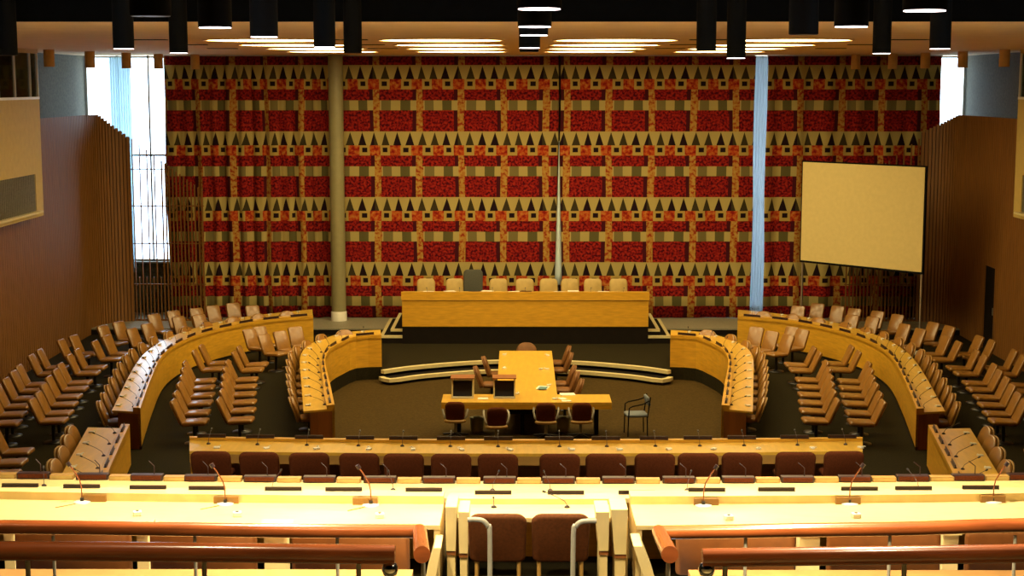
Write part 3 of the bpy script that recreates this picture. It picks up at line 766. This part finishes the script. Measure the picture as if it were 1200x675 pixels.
def curved_desk(Fl, Rl, label, zfloor=0, n_seat=0, side='left', pref='', plinth=.06, items=True):
    """Fl inner(front) line, Rl seat-side line, same count; both far -> near"""
    t = thing('curved_desk', label, 'desk', (0, 0, zfloor))
    c = sum((p for p in Fl), Vector())/len(Fl); t.location = (c.x, c.y, zfloor)
    Fo = [p-c for p in Fl]; Ro = [p-c for p in Rl]
    inn = [f.lerp(r, .16/max(.3, (r-f).length)) for f, r in zip(Fo, Ro)]
    pl = [f.lerp(r, .05/max(.3, (r-f).length)) for f, r in zip(Fo, Ro)]
    MB().strip(inn, Ro, .71, .75).build('desktop', M['woodtop'], t)
    MB().strip(Fo, pl, plinth, .76).build('front_panel', M['wood'], t); MB().strip(Fo, inn, .70, .83).build('document_ledge', M['wood'], t)
    if plinth: MB().strip(Fo, pl, 0, plinth).build('plinth', M['darkbase'], t)
    for e in (0, -1):
        f, r = pl[e].lerp(Fo[e], .9), Ro[e].lerp(inn[e], .28); d = (Fo[1]-Fo[0]).normalized() if e == 0 else (Fo[-2]-Fo[-1]).normalized()
        MB().prism([(q.x, q.y) for q in (f, r, r+d*.05, f+d*.05)], 0, .71).build('end_panel', M['redwood'], t)
    if items:
        n = len(Fl)
        L_ = [0]
        for i in range(1, n): L_.append(L_[-1]+(Fl[i]-Fl[i-1]).length)
        for k in range(n_seat):
            s_ = L_[-1]*(1-(k+.5)/n_seat); i = max(j for j in range(n-1) if L_[j] <= s_); tt = (s_-L_[i])/(L_[i+1]-L_[i])
            f = Fl[i].lerp(Fl[i+1], tt); r = Rl[i].lerp(Rl[i+1], tt); d = (Fl[i+1]-Fl[i]).normalized()
            a = math.atan2(d.y, d.x); nd = (r-f).normalized()
            w_ = (r-f).length
            q = f + nd*.08
            if k < 60: PN('nameplate', (q.x, q.y, zfloor+.83), a, 'dark name plate on the %s, %s from the near end' % (pref, ORD[k]), 'name plate', 'dark name plates on the ' + pref)
            q = f + nd*(w_*.30); ra = math.atan2(-nd.y, -nd.x)
            PM('desk_microphone', (q.x, q.y, zfloor+.75), ra, 'thin desk microphone on the %s, %s from the near end' % (pref, ORD[k]), 'microphone', 'microphones on the ' + pref)
            q = f + nd*(w_*.84)
            PE('earpiece_unit', (q.x, q.y, zfloor+.75), ra, 'small white earpiece on the %s, %s from the near end' % (pref, ORD[k]), 'earpiece', 'white earpieces on the ' + pref)
    return t
outR_px = [(366, 362.5), (330, 366), (300, 369.5), (270, 374), (235, 382.5), (205, 392.5), (184, 403), (166, 417.5), (152, 439), (141, 461), (131, 481)]
outerR = resample([P(x, y, .75) for x, y in outR_px], 36)
for sg, side in ((-1, 'left'), (1, 'right')):
    mf = (lambda l: l) if sg < 0 else mirx
    curved_desk(mf(outerF), mf(outerR), 'long honey-wood outer curved desk sweeping round the %s side' % side, 0, 16, side, '%s outer curved desk' % side)
    curved_desk(mf(innerF), mf(innerR), 'short honey-wood inner curved desk beside the sunken centre at %s' % side, 0, 11, side, '%s inner curved desk' % side, plinth=.02)
    sf = resample([P(152, 497, .83), P(138, 527, .83), P(120, 568, .83)], 8); sr = resample([P(103, 500.8, .75), P(87, 529, .75), P(64, 571, .75)], 8)
    curved_desk(mf(sf), mf(sr), 'short slanting honey-wood desk at the lower %s' % side, 0, 5, side, 'short slanting %s desk' % side)
# ================================================================== ROSTRUM
t = thing('rostrum', 'wide honey-wood rostrum before the red curtain', 'rostrum', (0, RF, 0))
MB().box(-3.38, 3.38, 0, .07, .48, 1.20).build('front_panel', M['wood'], t)
MB().box(-3.40, 3.40, -.03, .07, 1.215, 1.44).build('top_rail', M['wood'], t)
MB().box(-3.40, 3.40, .07, .75, 1.30, 1.36).build('desktop', M['woodtop'], t)
for s in (-1, 1): MB().box(min(s*3.38, s*3.30), max(s*3.38, s*3.30), .07, .75, .5, 1.30).build('end_panel', M['wood'], t)
MB().box(-3.38, 3.38, .02, .42, 0.0, .48).build('plinth', M['darkbase'], t)
rc = [(499, 1), (533, 1), (584, 1), (615, 1), (643, 1), (668, 1), (695, 1), (725, 1)]
for k, (px, _) in enumerate(rc):
    p = PY(px, 324, RF+1.5)
    PCream('rostrum_chair', (p.x, RF+1.25, .5), math.pi if False else math.pi, 'cream padded chair behind the rostrum, %s from its left end' % ORD[k], 'chair', 'cream chairs behind the rostrum', (1, 1, 1.28))
p = PY(554.5, 320, RF+1.6)
PGrey = Proto(wide_chair(M['greyfab'], .56, .62, .5, rim=False)); PGrey('chairman_chair', (p.x, RF+1.2, .5), math.pi, 'dark high-backed chair behind the rostrum, taller than its neighbours', 'chair', None, (1, 1, 1.30))
for k, px in enumerate((488, 502, 527, 541, 556, 571, 588, 603, 616, 633, 655, 672, 690, 707)):
    p = PY(px, 341, RF+.3)
    o = MB().box(-.15, .15, -.1, .1, 0, .025 + .02*(k % 3)).build('paper_stack', M['paper' if k % 4 else 'umber']); o.location = (p.x, RF+.32+.05*(k % 2), 1.36); o.rotation_euler.z = .2*((k*7) % 5-2)
    tag(o, '%s stack of papers lying on the rostrum, %s from its left end' % ('cream' if k % 4 else 'dark', ORD[k]), 'papers', 'paper stacks on the rostrum')
for k in range(7):
    x = -2.7+.9*k
    PM('desk_microphone', (x, RF+.25, 1.36), math.pi/2, 'thin desk microphone on the rostrum, %s from its left end' % ORD[k], 'microphone', 'microphones on the rostrum')
# ================================================================== CENTRE TABLE
z = -.30; tz = z+.75
a = P(585.5, 411, tz); b2 = P(646.5, 411, tz); c0 = P(519.5, 462, tz); c1 = P(714, 462, tz); e = P(517, 471.5, tz)
yf, ym, yn = a.y, c0.y, e.y; xa, xb, xc, xd = a.x, b2.x, c0.x, c1.x
t = thing('conference_table', 'T-shaped honey-wood conference table in the sunken centre', 'table', ((xa+xb)/2, ym, z))
ox = (xa+xb)/2
MB().prism([(x-ox, y-ym) for x, y in ((xa, yf), (xa, ym), (xc, ym), (xc, yn), (xd, yn), (xd, ym), (xb, ym), (xb, yf))], .70, .75).build('tabletop', M['woodtop'], t)
MB().box(xc-ox, xd-ox, yn-ym, yn-ym+.03, .60, .70).box(xc-ox, xc-ox+.03, yn-ym+.03, 0, .60, .70).box(xd-ox-.03, xd-ox, yn-ym+.03, 0, .60, .70).box(xa-ox, xa-ox+.03, 0, yf-ym, .58, .70).box(xb-ox-.03, xb-ox, 0, yf-ym, .58, .70).build('apron', M['wood'], t)
for x in (xc+.35, ox-.1, xd-.3): MB().box(x-ox-.04, x-ox+.04, yn-ym+.25, -.1, 0, .70).build('support', M['darkbase'], t)
for y in (1.5, 4.5, yf-ym-.3): MB().box(-.5, .5, y-.04, y+.04, 0, .70).build('support', M['darkbase'], t)
for k, (px, py, nm) in enumerate(((533, 464, 'leftmost'), (581, 470.5, 'second from left'), (640.5, 465.5, 'third from left'), (681.5, 465, 'rightmost'))):
    p = P(px, py+5, z+.84)
    PArm('armchair', (p.x, p.y+.34, z), [.0, .08, -.05, .03][k], 'maroon armchair with tan seat at the near side of the centre table, ' + nm, 'chair', 'armchairs at the near side of the centre table')
for k, (px, py, s) in enumerate(((557, 429, -1), (566.6, 417.5, -1), (682, 444, 1), (677, 435, 1), (673, 428, 1), (669.5, 413, 1), (667, 405, 1))):
    p = P(px, py, z+.88); nm = ('left', 'near', 'far')[0]
    lab = 'brown chair at the %s long side of the centre table, %s from near end' % ('left' if s < 0 else 'right', ORD[k if s < 0 else k-2])
    PBrown('table_chair', (p.x-s*.38, p.y, z), 0 if s < 0 else math.pi, lab, 'chair', 'chairs along the centre table')
p = P(617, 400.5, z+.9)
PBrown('table_chair', (p.x, p.y-.38, z if p.y-.4 < up[20].y else 0), -math.pi/2, 'tan rounded chair at the far head of the centre table', 'chair', 'chairs along the centre table')
# monitor hoods on the table
def hood(name):
    t = thing(name, None, None); W2 = .235
    MB().box(-W2, W2, -.02, .40, 0, .03).build('base_board', M['white'], t)
    MB().add([(-W2, -.02, 0), (-W2, .38, 0), (-W2, .38, .42), (-W2, .12, .42), (-W2+.03, -.02, 0), (-W2+.03, .38, 0), (-W2+.03, .38, .42), (-W2+.03, .12, .42)],
             [(0, 1, 2, 3), (7, 6, 5, 4), (0, 4, 5, 1), (1, 5, 6, 2), (2, 6, 7, 3), (3, 7, 4, 0)]).build('side_panel', M['nosing'], t)
    MB().add([(W2-.03, -.02, 0), (W2-.03, .38, 0), (W2-.03, .38, .42), (W2-.03, .12, .42), (W2, -.02, 0), (W2, .38, 0), (W2, .38, .42), (W2, .12, .42)],
             [(0, 1, 2, 3), (7, 6, 5, 4), (0, 4, 5, 1), (1, 5, 6, 2), (2, 6, 7, 3), (3, 7, 4, 0)]).build('side_panel', M['nosing'], t)
    MB().box(-W2-.02, W2+.02, .0, .42, .42, .44, T((0, 0, 0)) ).build('hood', M['redwood'], t)
    MB().box(-W2+.03, W2-.03, .0, .02, .04, .38, T((0, .05, 0)) @ Matrix.Rotation(math.radians(-22), 4, 'X')).build('display', M['blackplastic'], t)
    return t
PH = Proto(hood)
for k, px in enumerate((542, 591)):
    p = P(px, 467, tz); PH('hooded_monitor', (p.x, max(p.y, yn+.05), tz), 0, 'hooded monitor with black screen on the centre table, %s one' % ('left' if k == 0 else 'right'), 'monitor', 'hooded monitors on the centre table')
def sheet(px, py, w_, d_, h_, rz, mat, label, cat='papers', z=tz, name='paper_sheet'):
    p = P(px, py, z); o = MB().box(-w_/2, w_/2, -d_/2, d_/2, 0, h_).build(name, mat); o.location = (p.x, p.y, z); o.rotation_euler.z = rz
    return tag(o, label, cat)
sheet(636, 455, .24, .36, .02, -.2, M['paper'], 'open magazine with white page edges lying on the centre table', 'magazine', name='magazine')
o = sheet(636, 455, .18, .26, .012, -.2, M['teal'], 'teal cover sheet lying on the magazine on the centre table', 'magazine', z=tz+.02, name='magazine_cover')
sheet(665, 462.5, .32, .25, .015, .1, M['paper'], 'white document spread on the right wing of the centre table')
sheet(659, 467.5, .14, .18, .012, .5, M['paper'], 'small white note beside the document at the table corner')
sheet(566, 467.5, .22, .17, .015, 0, M['paper'], 'white papers between the two hooded monitors')
sheet(664, 470.2, .2, .12, .012, .1, M['paper'], 'white card near the front edge of the table right wing')
for k, (px, py) in enumerate(((591, 416), (591, 432), (642, 417), (641, 433), (634, 433), (643, 452), (650, 468), (606, 462))):
    p = P(px, py, tz)
    PE('earpiece_unit', (p.x, p.y, tz), k, 'small white earpiece on the centre table, %s counting from the far left corner' % ORD[k], 'earpiece', 'white earpieces on the centre table')
# slate chair with four legs
def slate(name):
    t = thing(name, None, None)
    MB().slab(rrect(.46, .46, .06, 3), T((0, -.23, .44)), .06, .4).build('seat', M['bluefab'], t)
    MB().slab(rrect(.42, .20, .05, 3), Matrix(((0, -.2, 1, .26), (1, 0, 0, 0), (0, .98, .2, .64), (0, 0, 0, 1))), .05, .4).build('backrest', M['bluefab'], t)
    for sx in (-1, 1):
        for sy in (-1, 1): MB().tube([(sx*.21, sy*.21, 0), (sx*.2, sy*.21, .43)], .013, 8).build('leg', M['black'], t)
    for sy in (-1, 1):
        MB().tube([(-.2, sy*.22, .43), (-.19, sy*.24, .62), (-.12, sy*.25, .66), (.1, sy*.25, .70), (.24, sy*.2, .76)], .014, 8).build('armrest', M['black'], t)
        MB().tube([(.21, sy*.2, .40), (.27, sy*.2, .84)], .013, 8).build('back_post', M['black'], t)
    return t
p = P(745, 509, z); o = slate('slate_armchair'); o.location = (p.x, p.y, z); o.rotation_euler.z = .12
tag(o, 'slate-blue four-legged armchair standing alone right of the centre table', 'chair')
for k, (px, py) in enumerate(((559, 505), (660, 505))):
    p = P(px, py, z); o = MB().lathe([(.13, 0), (.16, .30), (.15, .30), (.12, .02)], 16).build('waste_bin', M['colpaint']); o.location = (p.x, p.y, z)
    tag(o, 'small beige waste bin under the centre table, %s one' % ('left', 'right')[k], 'bin', 'waste bins at the centre table')
# ================================================================== ROW OF FOURTEEN
zt1 = .35
def arc_line(pa, pm, pb, z, n=25): return resample([P(*pa, z), P((pa[0]+pm[0])/2, (pa[1]*.27+pm[1]*.73), z), P(*pm, z), P((pb[0]+pm[0])/2, (pb[1]*.27+pm[1]*.73), z), P(*pb, z)], n)
fa = arc_line((222, 511), (610, 514.5), (1011, 512), zt1+.80); na = arc_line((222, 528.5), (610, 531.5), (1011, 528.5), zt1+.75)
t = thing('long_desk', 'long straight honey-wood desk with fourteen maroon chairs', 'desk', (0, fa[12].y, zt1))
sh = Vector((0, fa[12].y, 0)); A = [p-sh for p in fa]; B = [p-sh for p in na]; mid = [a_.lerp(b_, .12) for a_, b_ in zip(A, B)]
MB().strip(mid, B, .70, .75).build('desktop', M['woodtop'], t); MB().strip(A, mid, .0, .80).build('front_panel', M['wood'], t)
MB().strip(offset(B, .05), B, .55, .70).build('apron', M['tanshell'], t)
for e in (0, -1):
    f, r_ = mid[e], B[e]; s = 1 if e == 0 else -1
    MB().prism([(f.x, f.y), (r_.x, r_.y+.1), (r_.x+s*.05, r_.y+.1), (f.x+s*.05, f.y)], 0, .70).build('end_panel', M['wood'], t)
mx = [247.5, 304.5, 362, 422, 473, 529, 584.5, 656, 711, 767.5, 819, 870.5, 932.5, 988]
for k, px in enumerate(mx):
    tp = 527 + 3.5*(1-((px-617)/390)**2)
    p = P(px, tp, zt1+.90)
    PMar('delegate_chair', (p.x, p.y+.30, zt1), random.uniform(-.05, .05), 'wide maroon delegate chair at the long straight desk, %s from the left' % ORD[k], 'chair', 'maroon chairs at the long straight desk', (1, 1, 1))
    i = min(range(25), key=lambda j: abs((fa[j].x) - p.x*fa[12].y/p.y)); q = fa[i]
    xx = q.x if False else p.x*1.05
    yy = None
    for j in range(24):
        if fa[j].x <= xx <= fa[j+1].x: tt = (xx-fa[j].x)/(fa[j+1].x-fa[j].x); yy = fa[j].y*(1-tt)+fa[j+1].y*tt; ny = na[j].y*(1-tt)+na[j+1].y*tt
    if yy is None: yy = fa[0].y; ny = na[0].y
    PN('nameplate', (xx, yy-.07, zt1+.80), 0, 'dark name plate on the long straight desk, %s from the left' % ORD[k], 'name plate', 'dark name plates on the long straight desk')
    PM('desk_microphone', (xx, yy-.35, zt1+.75), -math.pi/2, 'thin desk microphone on the long straight desk, %s from the left' % ORD[k], 'microphone', 'microphones on the long straight desk')
    PE('earpiece_unit', (xx+.2, ny+.22, zt1+.75), .4*k, 'small white earpiece on the long straight desk, %s from the left' % ORD[k], 'earpiece', 'white earpieces on the long straight desk')
# ================================================================== ROW C (consoles)
zc = .9
def bow(y0, z, x0=-9.5, x1=9.5, n=31, k=.0048): return [Vector((x0+(x1-x0)*i/(n-1), y0 + k*(x0+(x1-x0)*i/(n-1))**2, 0)) for i in range(n)]
yc = P(607, 565, zc+.72).y
A = bow(yc+.05, 0); B = bow(yc-.85, 0)
t = thing('console_desk', 'pale wooden desk row carrying dark consoles and tan boxes', 'desk', (0, 0, zc))
MB().strip(A, B, .66, .72).build('desktop', M['wood_row'], t); MB().strip(A, offset(A, -.06), 0, .66).build('front_panel', M['wood'], t)
def console(name):
    t = thing(name, None, None)
    MB().box(-.225, .225, -.06, .06, 0, .085).build('body', M['umber'], t, bevel=.01)
    MB().box(-.2, .2, -.075, -.06, .02, .075).build('panel', M['maroon'], t)
    MB().tube([(.1, 0, .08), (.1, .0, .2), (.02, .05, .26)], .007, 6).build('stalk', M['umber'], t)
    return t
def tanbox(name):
    t = thing(name, None, None)
    MB().box(-.165, .165, -.06, .06, 0, .065).build('body', M['tanshell'], t, bevel=.006)
    MB().box(-.15, .15, -.064, -.06, .01, .055).build('label_strip', M['cream'], t); return t
PC, PB_ = Proto(console), Proto(tanbox)
starts = [-55, 15, 86, 151, 215, 285, 355, 426, 495, 566, 635, 705, 775.6, 845.6, 915, 983, 1052, 1118, 1185]
for k, x0 in enumerate(starts):
    for off, pr, nm, lb in ((19.5, PC, 'desk_console', 'dark maroon desk console'), (54, PB_, 'document_box', 'low tan box')):
        px = x0+off
        if px < -10 or px > 1215: continue
        X = PY(px, 560, yc).x; Y = yc + .0048*X*X
        kk = k if pr is PC else k
        pr(nm, (X, Y-.04, zc+.72), 0, '%s on the console desk row, %s from the left edge' % (lb, ORD[k]), 'console' if pr is PC else 'box', ('desk consoles' if pr is PC else 'tan boxes') + ' on the console row')
for k, (px, py) in enumerate(((44, 560), (317, 563), (460, 567), (577, 565), (645, 566), (806, 572), (1081, 559))):
    X = PY(px, 560, yc-.5).x; Y = yc-.45+.0048*X*X
    PM('desk_microphone', (X, Y, zc+.72), -math.pi/2+.3*(-1)**k, 'thin desk microphone on the console desk row, %s from the left' % ORD[k], 'microphone', 'microphones on the console row')
# ================================================================== ROW B / A (bright desks)
zb_ = 1.3
def row_desk(x0, x1, yfar, ynear, zt_, par, label):
    n = 21; A = bow(yfar, 0, x0, x1, n); B = bow(ynear, 0, x0, x1, n); m_ = [a_ + Vector((0, -.26, 0)) for a_ in A]
    t = thing('bench_desk', label, 'desk', ((x0+x1)/2, yfar, zb_)); sh = Vector(((x0+x1)/2, yfar, 0))
    A, B, m_ = [[p-sh for p in l] for l in (A, B, m_)]
    MB().strip(m_, B, zt_-zb_-.05, zt_-zb_).build('desktop', M['wood_row'], t)
    MB().strip(A, m_, zt_-zb_-.05, zt_-zb_+par).build('document_ledge', M['wood_row'], t)
    MB().strip(A, offset(A, -.05), 0, zt_-zb_-.05).build('front_panel', M['wood'], t)
    for e in (0, -1):
        s = 1 if e == 0 else -1; a_, b_ = A[e], B[e]
        MB().prism([(a_.x, a_.y-.06), (b_.x, b_.y+.02), (b_.x+s*.07, b_.y+.02), (a_.x+s*.07, a_.y-.06)], 0, zt_-zb_-.05).build('end_panel', M['wood_row'], t)
    return t
ZT = 2.05; PAR = .10
yfar = P(607, 575, ZT+PAR).y; ynear = P(607, 616, ZT).y
xl = PY(521, 585, yfar).x; xr = PY(737, 585, yfar).x
row_desk(-9.6, xl, yfar, ynear, ZT, PAR, 'brightly lit pale wooden bench desk on the left of the aisle')
row_desk(xr, 9.6, yfar, ynear, ZT, PAR, 'brightly lit pale wooden bench desk on the right of the aisle')
yA = P(607, 577, ZT+.05).y; yAn = P(607, 607, ZT-.03).y
row_desk(xl+.06, xr-.06, yA, yAn, ZT-.03, .07, 'short bright desk section between the two bench desks, behind two chairs')
for k, px in enumerate((583, 657)):
    p = P(px, 600.5, zb_+.96)
    PBig('aisle_chair', (p.x, p.y+.3, zb_), 0, 'brown padded chair with tan legs in the bottom centre, ' + ('left one', 'right one')[k], 'chair', 'brown chairs at the bottom centre', (1.02, 1, 1))
def np_maker(name):
    t = thing(name, None, None)
    MB().box(-.225, .225, -.012, .012, 0, .045).build('plate', M['umber'], t)
    MB().box(-.225, .225, -.03, .03, 0, .008).build('foot', M['blackplastic'], t); return t
PNP = Proto(np_maker)
for k, (px, c) in enumerate(((19, 0), (93, 0), (172, 0), (242, 0), (332, 0), (403, 0), (497, 0), (578, 1), (663, 1), (746, 1), (828, 0), (910, 0), (1008, 0), (1072, 0), (1152, 0))):
    yb = yA if c else yfar; X = PY(px, 575, yb).x; Y = yb+.0048*X*X
    PNP('nameplate', (X, Y-.04, (ZT-.03+.07) if c else ZT+PAR), 0, 'dark name plate on the ledge of the bright desks, %s from the left' % ORD[k], 'name plate', 'dark name plates on the bright desks')
def bigmic(name):
    t = thing(name, None, None)
    MB().lathe([(.10, 0), (.10, .012), (.035, .02)], 20).build('base', M['white'], t)
    MB().lathe([(.022, .02), (.022, .06)], 12).build('socket', M['blackplastic'], t)
    MB().tube([(0, 0, .05), (0, 0, .18), (-.02, 0, .28), (-.09, 0, .40), (-.13, 0, .46)], .008, 8).build('gooseneck', M['rail'], t)
    MB().tube([(-.13, 0, .455), (-.16, 0, .50)], .026, 10).build('head', M['umber'], t)
    MB().tube([(0, -.02, .008), (-.10, -.12, .006), (-.25, -.25, .006)], .006, 6).build('cable', M['tanshell'], t)
    return t
PBM = Proto(bigmic)
for k, (px, py, rz) in enumerate(((97, 588, 0), (264.5, 590, 0), (434.8, 591.5, 0), (824, 592, math.pi), (995, 590, math.pi), (1163, 588, math.pi))):
    p = P(px, py, ZT); PBM('gooseneck_microphone', (p.x, p.y-.03, ZT), rz, 'gooseneck microphone on white base on the bright desks, %s from the left' % ORD[k], 'microphone', 'gooseneck microphones on the bright desks')
for k, (px, py) in enumerate(((579, 590), (664, 590))):
    p = P(px, py, ZT-.03); PM('desk_microphone', (p.x, min(p.y, yA-.40), ZT-.03), [math.pi/2, 0][k], 'thin desk microphone on the short desk section, %s one' % ('left', 'right')[k], 'microphone', 'microphones on the short section')
def cube(name):
    t = thing(name, None, None)
    MB().box(-.05, .05, -.045, .045, 0, .055).build('body', M['white'], t, bevel=.01)
    MB().lathe([(.02, .055), (.02, .062)], 12).build('dial', M['umber'], t); return t
PCu = Proto(cube)
for k, (px, py) in enumerate(((161, 604), (278, 605), (445, 606.5), (854, 609), (1003, 606.5))):
    p = P(px, py, ZT); PCu('control_box', (p.x, p.y, ZT), .2, 'small white control box on the bright desks, %s from the left' % ORD[k], 'box', 'white control boxes')
for k, (px, py) in enumerate(((112, 577), (268, 575), (430, 583), (825, 577), (990, 578), (1160, 578))):
    p = P(px, 586, ZT); o = MB().box(-.15, .15, -.02, .02, 0, .085).build('name_block', M['tan']); X = p.x; o.location = (X, yfar-.30+.0048*X*X, ZT)
    tag(o, 'orange wooden name block behind a gooseneck microphone, %s from the left' % ORD[k], 'name block', 'orange name blocks')
# ---------------- tapering end fins beside the aisle chairs
def fin(pxa, pxb, pxc, pxd, y0, y1, Y, label, d=.5):
    a_, b_ = PY(pxa, y0, Y), PY(pxb, y0, Y); c_, d_ = PY(pxc, y1, Y), PY(pxd, y1, Y)
    t = thing('end_fin', label, 'desk end', (a_.x, Y, c_.z)); vs = []
    for yy in (0, d): vs += [(a_.x-a_.x, yy, a_.z-c_.z), (b_.x-a_.x, yy, b_.z-c_.z), (d_.x-a_.x, yy, 0), (c_.x-a_.x, yy, 0)]
    MB().add(vs, [(0, 1, 2, 3), (7, 6, 5, 4), (0, 4, 5, 1), (1, 5, 6, 2), (2, 6, 7, 3), (3, 7, 4, 0)]).build('board', M['wood_row'], t, bevel=.006)
    vs = [(a_.x-a_.x+.01, .03, 0), (b_.x-a_.x-.01, .03, 0), (b_.x-a_.x-.01, d, 0), (a_.x-a_.x+.01, d, 0)]
    w_ = (d_.x-c_.x)
    MB().box(c_.x-a_.x+.008, d_.x-a_.x-.008, .05, d, -(c_.z-zb_), 0).build('stile', M['wood_row'], t)
    MB().box(c_.x-a_.x, d_.x-a_.x, .02, .06, -.05, 0).build('shadow_gap', M['redwood'], t)
fin(521.5, 535.5, 523, 534, 594, 646, yAn-.55, 'pale tapering desk end board, outer one left of the aisle chairs')
fin(536.8, 550, 538, 548, 600, 649, yAn-.55, 'pale tapering desk end board, inner one left of the aisle chairs')
fin(698, 714.5, 702, 713, 600, 646, yAn-.55, 'pale tapering desk end board, inner one right of the aisle chairs')
fin(716, 736, 720, 734, 597, 650, yAn-.55, 'pale tapering desk end board, outer one right of the aisle chairs')
fin(508, 517, 499, 511, 642, 676, yAn-1.0, 'slanting pale wooden step board left of the aisle fins')
fin(742, 753, 754, 767, 640, 676, yAn-1.0, 'slanting pale wooden step board right of the aisle fins')
# ================================================================== FOREGROUND RAILS
def rail_obj(name, pts, r, label, posts=(), zb=2.2):
    o0 = Vector(pts[0]); t = thing(name, label, 'handrail', tuple(o0))
    MB().tube([Vector(p)-o0 for p in pts], r, 20).build('rail_bar', M['rail'], t)
    for x, y, z_ in posts: MB().tube([(x-o0.x, y-o0.y, zb-o0.z), (x-o0.x, y-o0.y, z_-o0.z-r*.8)], .012, 8).build('post', M['pipe'], t)
    return t
YU, YL = 10.2, 6.9
def rl(pts, Y): return [tuple(PY(x, y, Y)) for x, y in pts]
def post(px, Y, yy):
    p = PY(px, yy, Y); return (p.x, Y, p.z)
r = .048
pl = rl([(-60, 617), (60, 618), (200, 620), (330, 622), (420, 623), (462, 623), (484, 625)], YU); pl += [tuple(PY(494, 634, 9.6)), tuple(PY(494, 645, 8.9)), tuple(PY(491, 655, 8.3))]
def smooth(pts, n=40):
    pts = [Vector(p) for p in pts]; out = []
    for i in range(len(pts)-1):
        p0, p1, p2, p3 = pts[max(i-1, 0)], pts[i], pts[i+1], pts[min(i+2, len(pts)-1)]
        for k in range(4):
            tt = k/4; out.append(.5*((2*p1)+(p2-p0)*tt+(2*p0-5*p1+4*p2-p3)*tt*tt+(3*p1-p0-3*p2+p3)*tt**3))
    return out+[pts[-1]]
rail_obj('gallery_rail', smooth(rl([(-60, 617), (60, 618), (200, 620), (330, 622), (420, 622.5), (490, 622.5)], YU)), r, 'upper polished red-brown wooden rail across the left foreground', [post(px, YU, 621) for px in (62, 228, 395)])
rail_obj('handrail_stub', [tuple(PY(492, 622, 10.15)), tuple(PY(493, 636, 9.1)), tuple(PY(494.5, 650, 8.2))], .047, 'short sloping round rail end left of the aisle', [tuple(PY(496, 652, 8.35))])
rail_obj('gallery_rail', smooth(rl([(775, 624), (850, 623), (950, 621), (1060, 619.5), (1150, 616.5), (1260, 614)], YU)), r, 'upper polished red-brown wooden rail across the right foreground', [post(px, YU, 621) for px in (874, 1043, 1190)])
rail_obj('handrail_stub', [tuple(PY(772, 623, 10.15)), tuple(PY(778, 636, 9.1)), tuple(PY(785, 650, 8.2))], .047, 'short sloping round rail end right of the aisle', [tuple(PY(783, 652, 8.35))])
rail_obj('handrail', smooth(rl([(-60, 645), (100, 646), (300, 648), (463, 650)], YL)), .045, 'lower thick polished wooden rail at the lower left', [post(px, YL, 648) for px in (32, 239, 420)])
rail_obj('handrail', smooth(rl([(823, 653.5), (950, 652), (1100, 650), (1260, 647.5)], YL)), .043, 'lower thick polished wooden rail at the lower right', [post(px, YL, 652) for px in (850, 1060)])
for px, s in ((457, 'left'), (828, 'right')):
    p = PY(px, 668, YL); o = MB().lathe([(.0, 0), (.03, .008), (.04, .035), (.03, .062), (0, .07)], 16).build('rail_knob', M['chrome']); o.location = p - Vector((0, 0, .03))
    b_ = MB().tube([(0, 0, 0), (0, 0, -(p.z-.03-2.2))], .012, 8).build('knob_stem', M['pipe'], o)
    tag(o, 'chrome knob on a post under the end of the lower %s rail' % s, 'knob')
for s, pts in (('left', ((548, 609), (560, 609), (567, 611), (572, 617), (574, 626), (574, 700))), ('right', ((699, 610.5), (688, 610.5), (680, 612), (675, 617), (672, 626), (671, 700)))):
    Y = yAn-1.2; q = [PY(x, y, Y) for x, y in pts]; q[-1].z = zb_
    o = MB().tube(smooth(q), .028, 10).build('hoop_rail', M['pipe']); tag(o, 'grey bent pipe handrail before the %s aisle chair' % s, 'handrail')
# padded bench backs beneath the upper rails
def bench_back(name):
    t = thing(name, None, None)
    MB().slab(rrect(.94, .36, .03, 3), Matrix(((1, 0, 0, 0), (0, 0, -1, 0), (0, 1, 0, .0), (0, 0, 0, 1))), .07, .3).build('backrest', M['brown2'], t)
    MB().tube([(-.3, .03, .02), (-.3, .03, -.01)], .02).build('foot', M['black'], t)
    return t
M['brown2'] = plain('orange_brown_leather', (.115, .038, .007), .7, noise=.15, scale=8, spec=.15)
PBB = Proto(bench_back)
for k, (x0, x1) in enumerate(((-40, -2), (18, 154), (176, 301), (342, 480), (792, 932), (969, 1102), (1131, 1260))):
    if k == 0: continue
    Y = 12.38; a_ = PY(x0, 633, Y); b_ = PY(x1, 633, Y); w_ = b_.x-a_.x
    PBB('padded_bench', ((a_.x+b_.x)/2, Y, 3.07), 0, 'orange-brown padded bench back under the upper rails, %s from the left' % ORD[k-1], 'bench', 'padded benches', (w_/.94, 1, 1))
for k, (x0, x1) in enumerate(((-2, 18), (154, 176), (301, 342), (932, 969), (1102, 1131))):  # pale blocks made up for the lit desk glimpsed through the bench gaps
    Y = 12.5; a_ = PY(x0, 629, Y); b_ = PY(x1, 629, Y); w_ = b_.x-a_.x-.02
    o = MB().add([(-w_/2, 0, .36), (w_/2, 0, .36), (w_/2*.8, 0, .30), (-w_/2*.8, 0, .30), (-w_/2, .25, .36), (w_/2, .25, .36), (w_/2*.8, .25, .30), (-w_/2*.8, .25, .30)],
        [(0, 1, 2, 3), (7, 6, 5, 4), (0, 4, 5, 1), (1, 5, 6, 2), (2, 6, 7, 3), (3, 7, 4, 0)]).box(-w_*.35, w_*.35, .05, .2, -1.77, .30).build('desk_glimpse_block', M['wood_row']); o.location = ((a_.x+b_.x)/2, Y, 3.07)
    tag(o, 'pale wooden block added for the lit desk beyond a bench gap, %s from left' % ORD[k], 'armrest', 'added desk glimpses between benches')
print('OBJECTS', len(COL.objects))
